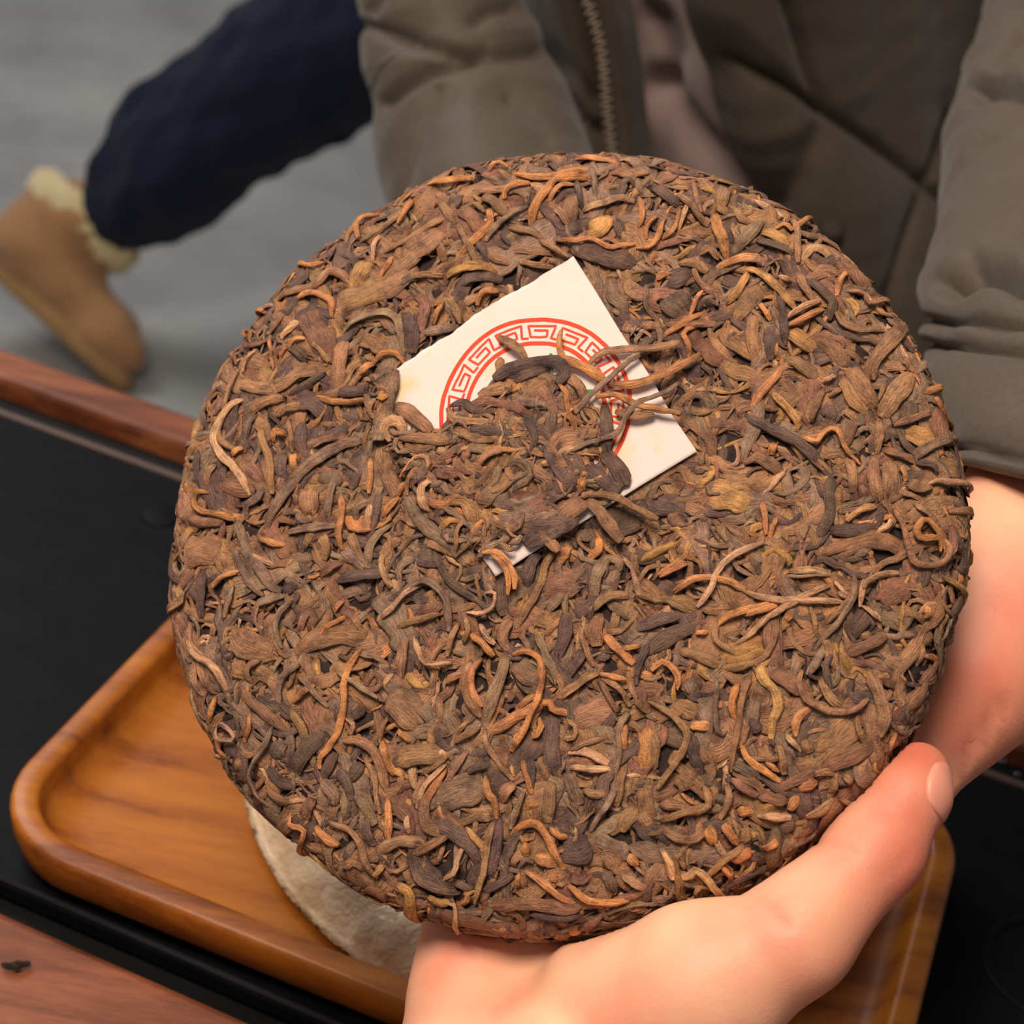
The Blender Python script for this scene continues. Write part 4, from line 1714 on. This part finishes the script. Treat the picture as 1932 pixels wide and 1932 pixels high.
PH = 0.0003
ng = 70
gv = []
for i in range(ng):
    for j in range(ng):
        a, b = i / (ng - 1), j / (ng - 1)
        p = tk(a, b)
        gv.append(p)
gv = np.array(gv)
edge_w = wob(gv, 0.012, 77, 4) * 0.0007
gi = np.arange(ng * ng).reshape(ng, ng)
jit = np.zeros(len(gv))
jit[gi[:, 0]] = 1
gv = gv + ((TK[3] - TK[2]) / np.linalg.norm(TK[3] - TK[2]))[None, :] * (edge_w * jit)[:, None]
hh = PH + 0.00022 * wob(gv, 0.03, 78, 2)
tick = mesh_obj('paper_ticket', on_cake(gv, hh), grid_faces(ng, ng), M_PAPER)
sm = tick.modifiers.new('thick', 'SOLIDIFY')
sm.thickness = 0.00012
sm.offset = 0
keep(tick, cake)
tag(tick, 'square cream paper ticket with a red ring of meander')

# red print
AX = TK[0] - TK[3]
side_len = np.linalg.norm(AX)
KX = AX / side_len


def stroke(pts, w, closed=False):
    P = np.array(pts, float)
    seg = []
    for a, b in zip(P[:-1], P[1:]):
        n = max(2, int(np.linalg.norm(b - a) / 0.0004))
        seg.append(a + (b - a) * np.linspace(0, 1, n, endpoint=False)[:, None])
    P = np.vstack(seg + [P[-1:]])
    P = P + (np.column_stack([wob(P, 0.004, 91, 2), wob(P, 0.004, 92, 2)]) * 0.00006)
    T = np.gradient(P, axis=0)
    if closed:
        T[0] = T[-1] = (P[1] - P[-2])
    T /= np.linalg.norm(T, axis=1, keepdims=True) + 1e-12
    Nn = np.column_stack([-T[:, 1], T[:, 0]])
    Q = np.stack([P - Nn * w / 2, P + Nn * w / 2], 1).reshape(-1, 2)
    hq = PH + 0.00022 * wob(Q, 0.03, 78, 2) + 0.00011
    return on_cake(Q, hq), grid_faces(len(P), 2)


def prints(name, strokes, mat):
    Vs, Fs, off = [], [], 0
    for pts, w, cl in strokes:
        V, F = stroke(pts, w, cl)
        Vs.append(V); Fs.append(F + off); off += len(V)
    o = mesh_obj(name, np.vstack(Vs), np.vstack(Fs), mat)
    o.parent = tick
    o.matrix_parent_inverse = (Matrix.Translation(cake.location) @ tick.matrix_parent_inverse).inverted()
    return o


RO = 0.392 * side_len
TKC = TKC + np.array([0.0006, -0.0011])
pol = lambda r, a: TKC + np.array([math.sin(a), -math.cos(a)]) * r
px_m = CK_D / FPX
strokes = []
for r, w in ((RO, 8.6 * px_m), (RO * 0.735, 8.6 * px_m)):
    strokes.append(([pol(r, t) for t in np.linspace(0, 2 * np.pi, 140)], w, True))
NU = 16
step = 2 * math.pi / NU
cell = [(-0.02, 0.50), (0.26, 0.47), (0.28, 0.22), (-0.30, 0.22), (-0.34, 0.84), (0.46, 0.86), (0.40, 0.16), (0.66, 0.14)]
cell = [(-0.22, 0.55), (0.20, 0.57), (0.21, 0.25), (-0.34, 0.22), (-0.38, 0.80), (0.42, 0.84), (0.36, 0.20), (0.60, 0.17)]
for k in range(NU):
    a0 = k * step + 0.02
    pts = []
    for x, y in cell:
        pts.append(pol(RO * (0.755 + 0.225 * y), a0 + x * step))
    strokes.append((pts, 4.9 * px_m, False))
tag(prints('red_print', strokes, M_RED), 'red ring with a square meander')
gs = []
for (xa, ya), (xb, yb), w in (((1030, 676), (1052, 684), 8), ((1040, 668), (1040, 700), 6), ((1108, 772), (1122, 766), 8), ((1110, 790), (1124, 776), 9), ((1092, 740), (1128, 738), 8), ((1060, 735), (1085, 760), 8), ((960, 735), (1065, 735), 8), ((1010, 700), (1010, 830), 9), ((940, 830), (1080, 830), 8)):
    gs.append(([px_to_uv(xa, ya), px_to_uv((xa + xb) / 2, (ya + yb) / 2), px_to_uv(xb, yb)], w * px_m, False))
tag(prints('green_print', gs, M_GREEN), 'green printed character')

# a stray leaf on the near board of the table
Vx = []
p0, p1 = on_plane(2, 1818, 0.7535), on_plane(58, 1815, 0.7535)
pts = catmull([p0, (p0 * 0.6 + p1 * 0.4) + np.array([0, -0.0012, 0.0004]), p1], 16)
t_ = (p1 - p0) / np.linalg.norm(p1 - p0)
b_ = np.cross([0, 0, 1.0], t_)
for i, p in enumerate(pts):
    w = 0.0012 * math.sin(math.pi * (0.08 + 0.84 * i / 15)) + 0.0002
    for j in range(8):
        a = 2 * math.pi * j / 8
        Vx.append(p + b_ * math.cos(a) * w * (1 + 0.2 * math.sin(i)) + np.array([0, 0, 1.0]) * (math.sin(a) * w * 0.8 - 0.0004))
Vx = np.array(Vx)
stray = mesh_obj('tea_leaf', Vx, grid_faces(16, 8, True), M_LEAF, attrs={'Col': ('FLOAT_COLOR', np.tile(np.r_[np.array(PAL['d']) * 0.5, 1.0], (len(Vx), 1))), 'luv': ('FLOAT2', np.random.default_rng(1).uniform(0, 0.01, (len(Vx), 2)))})
tag(stray, 'single dark tea leaf lying loose on the near wooden board of the table', 'tea leaf')
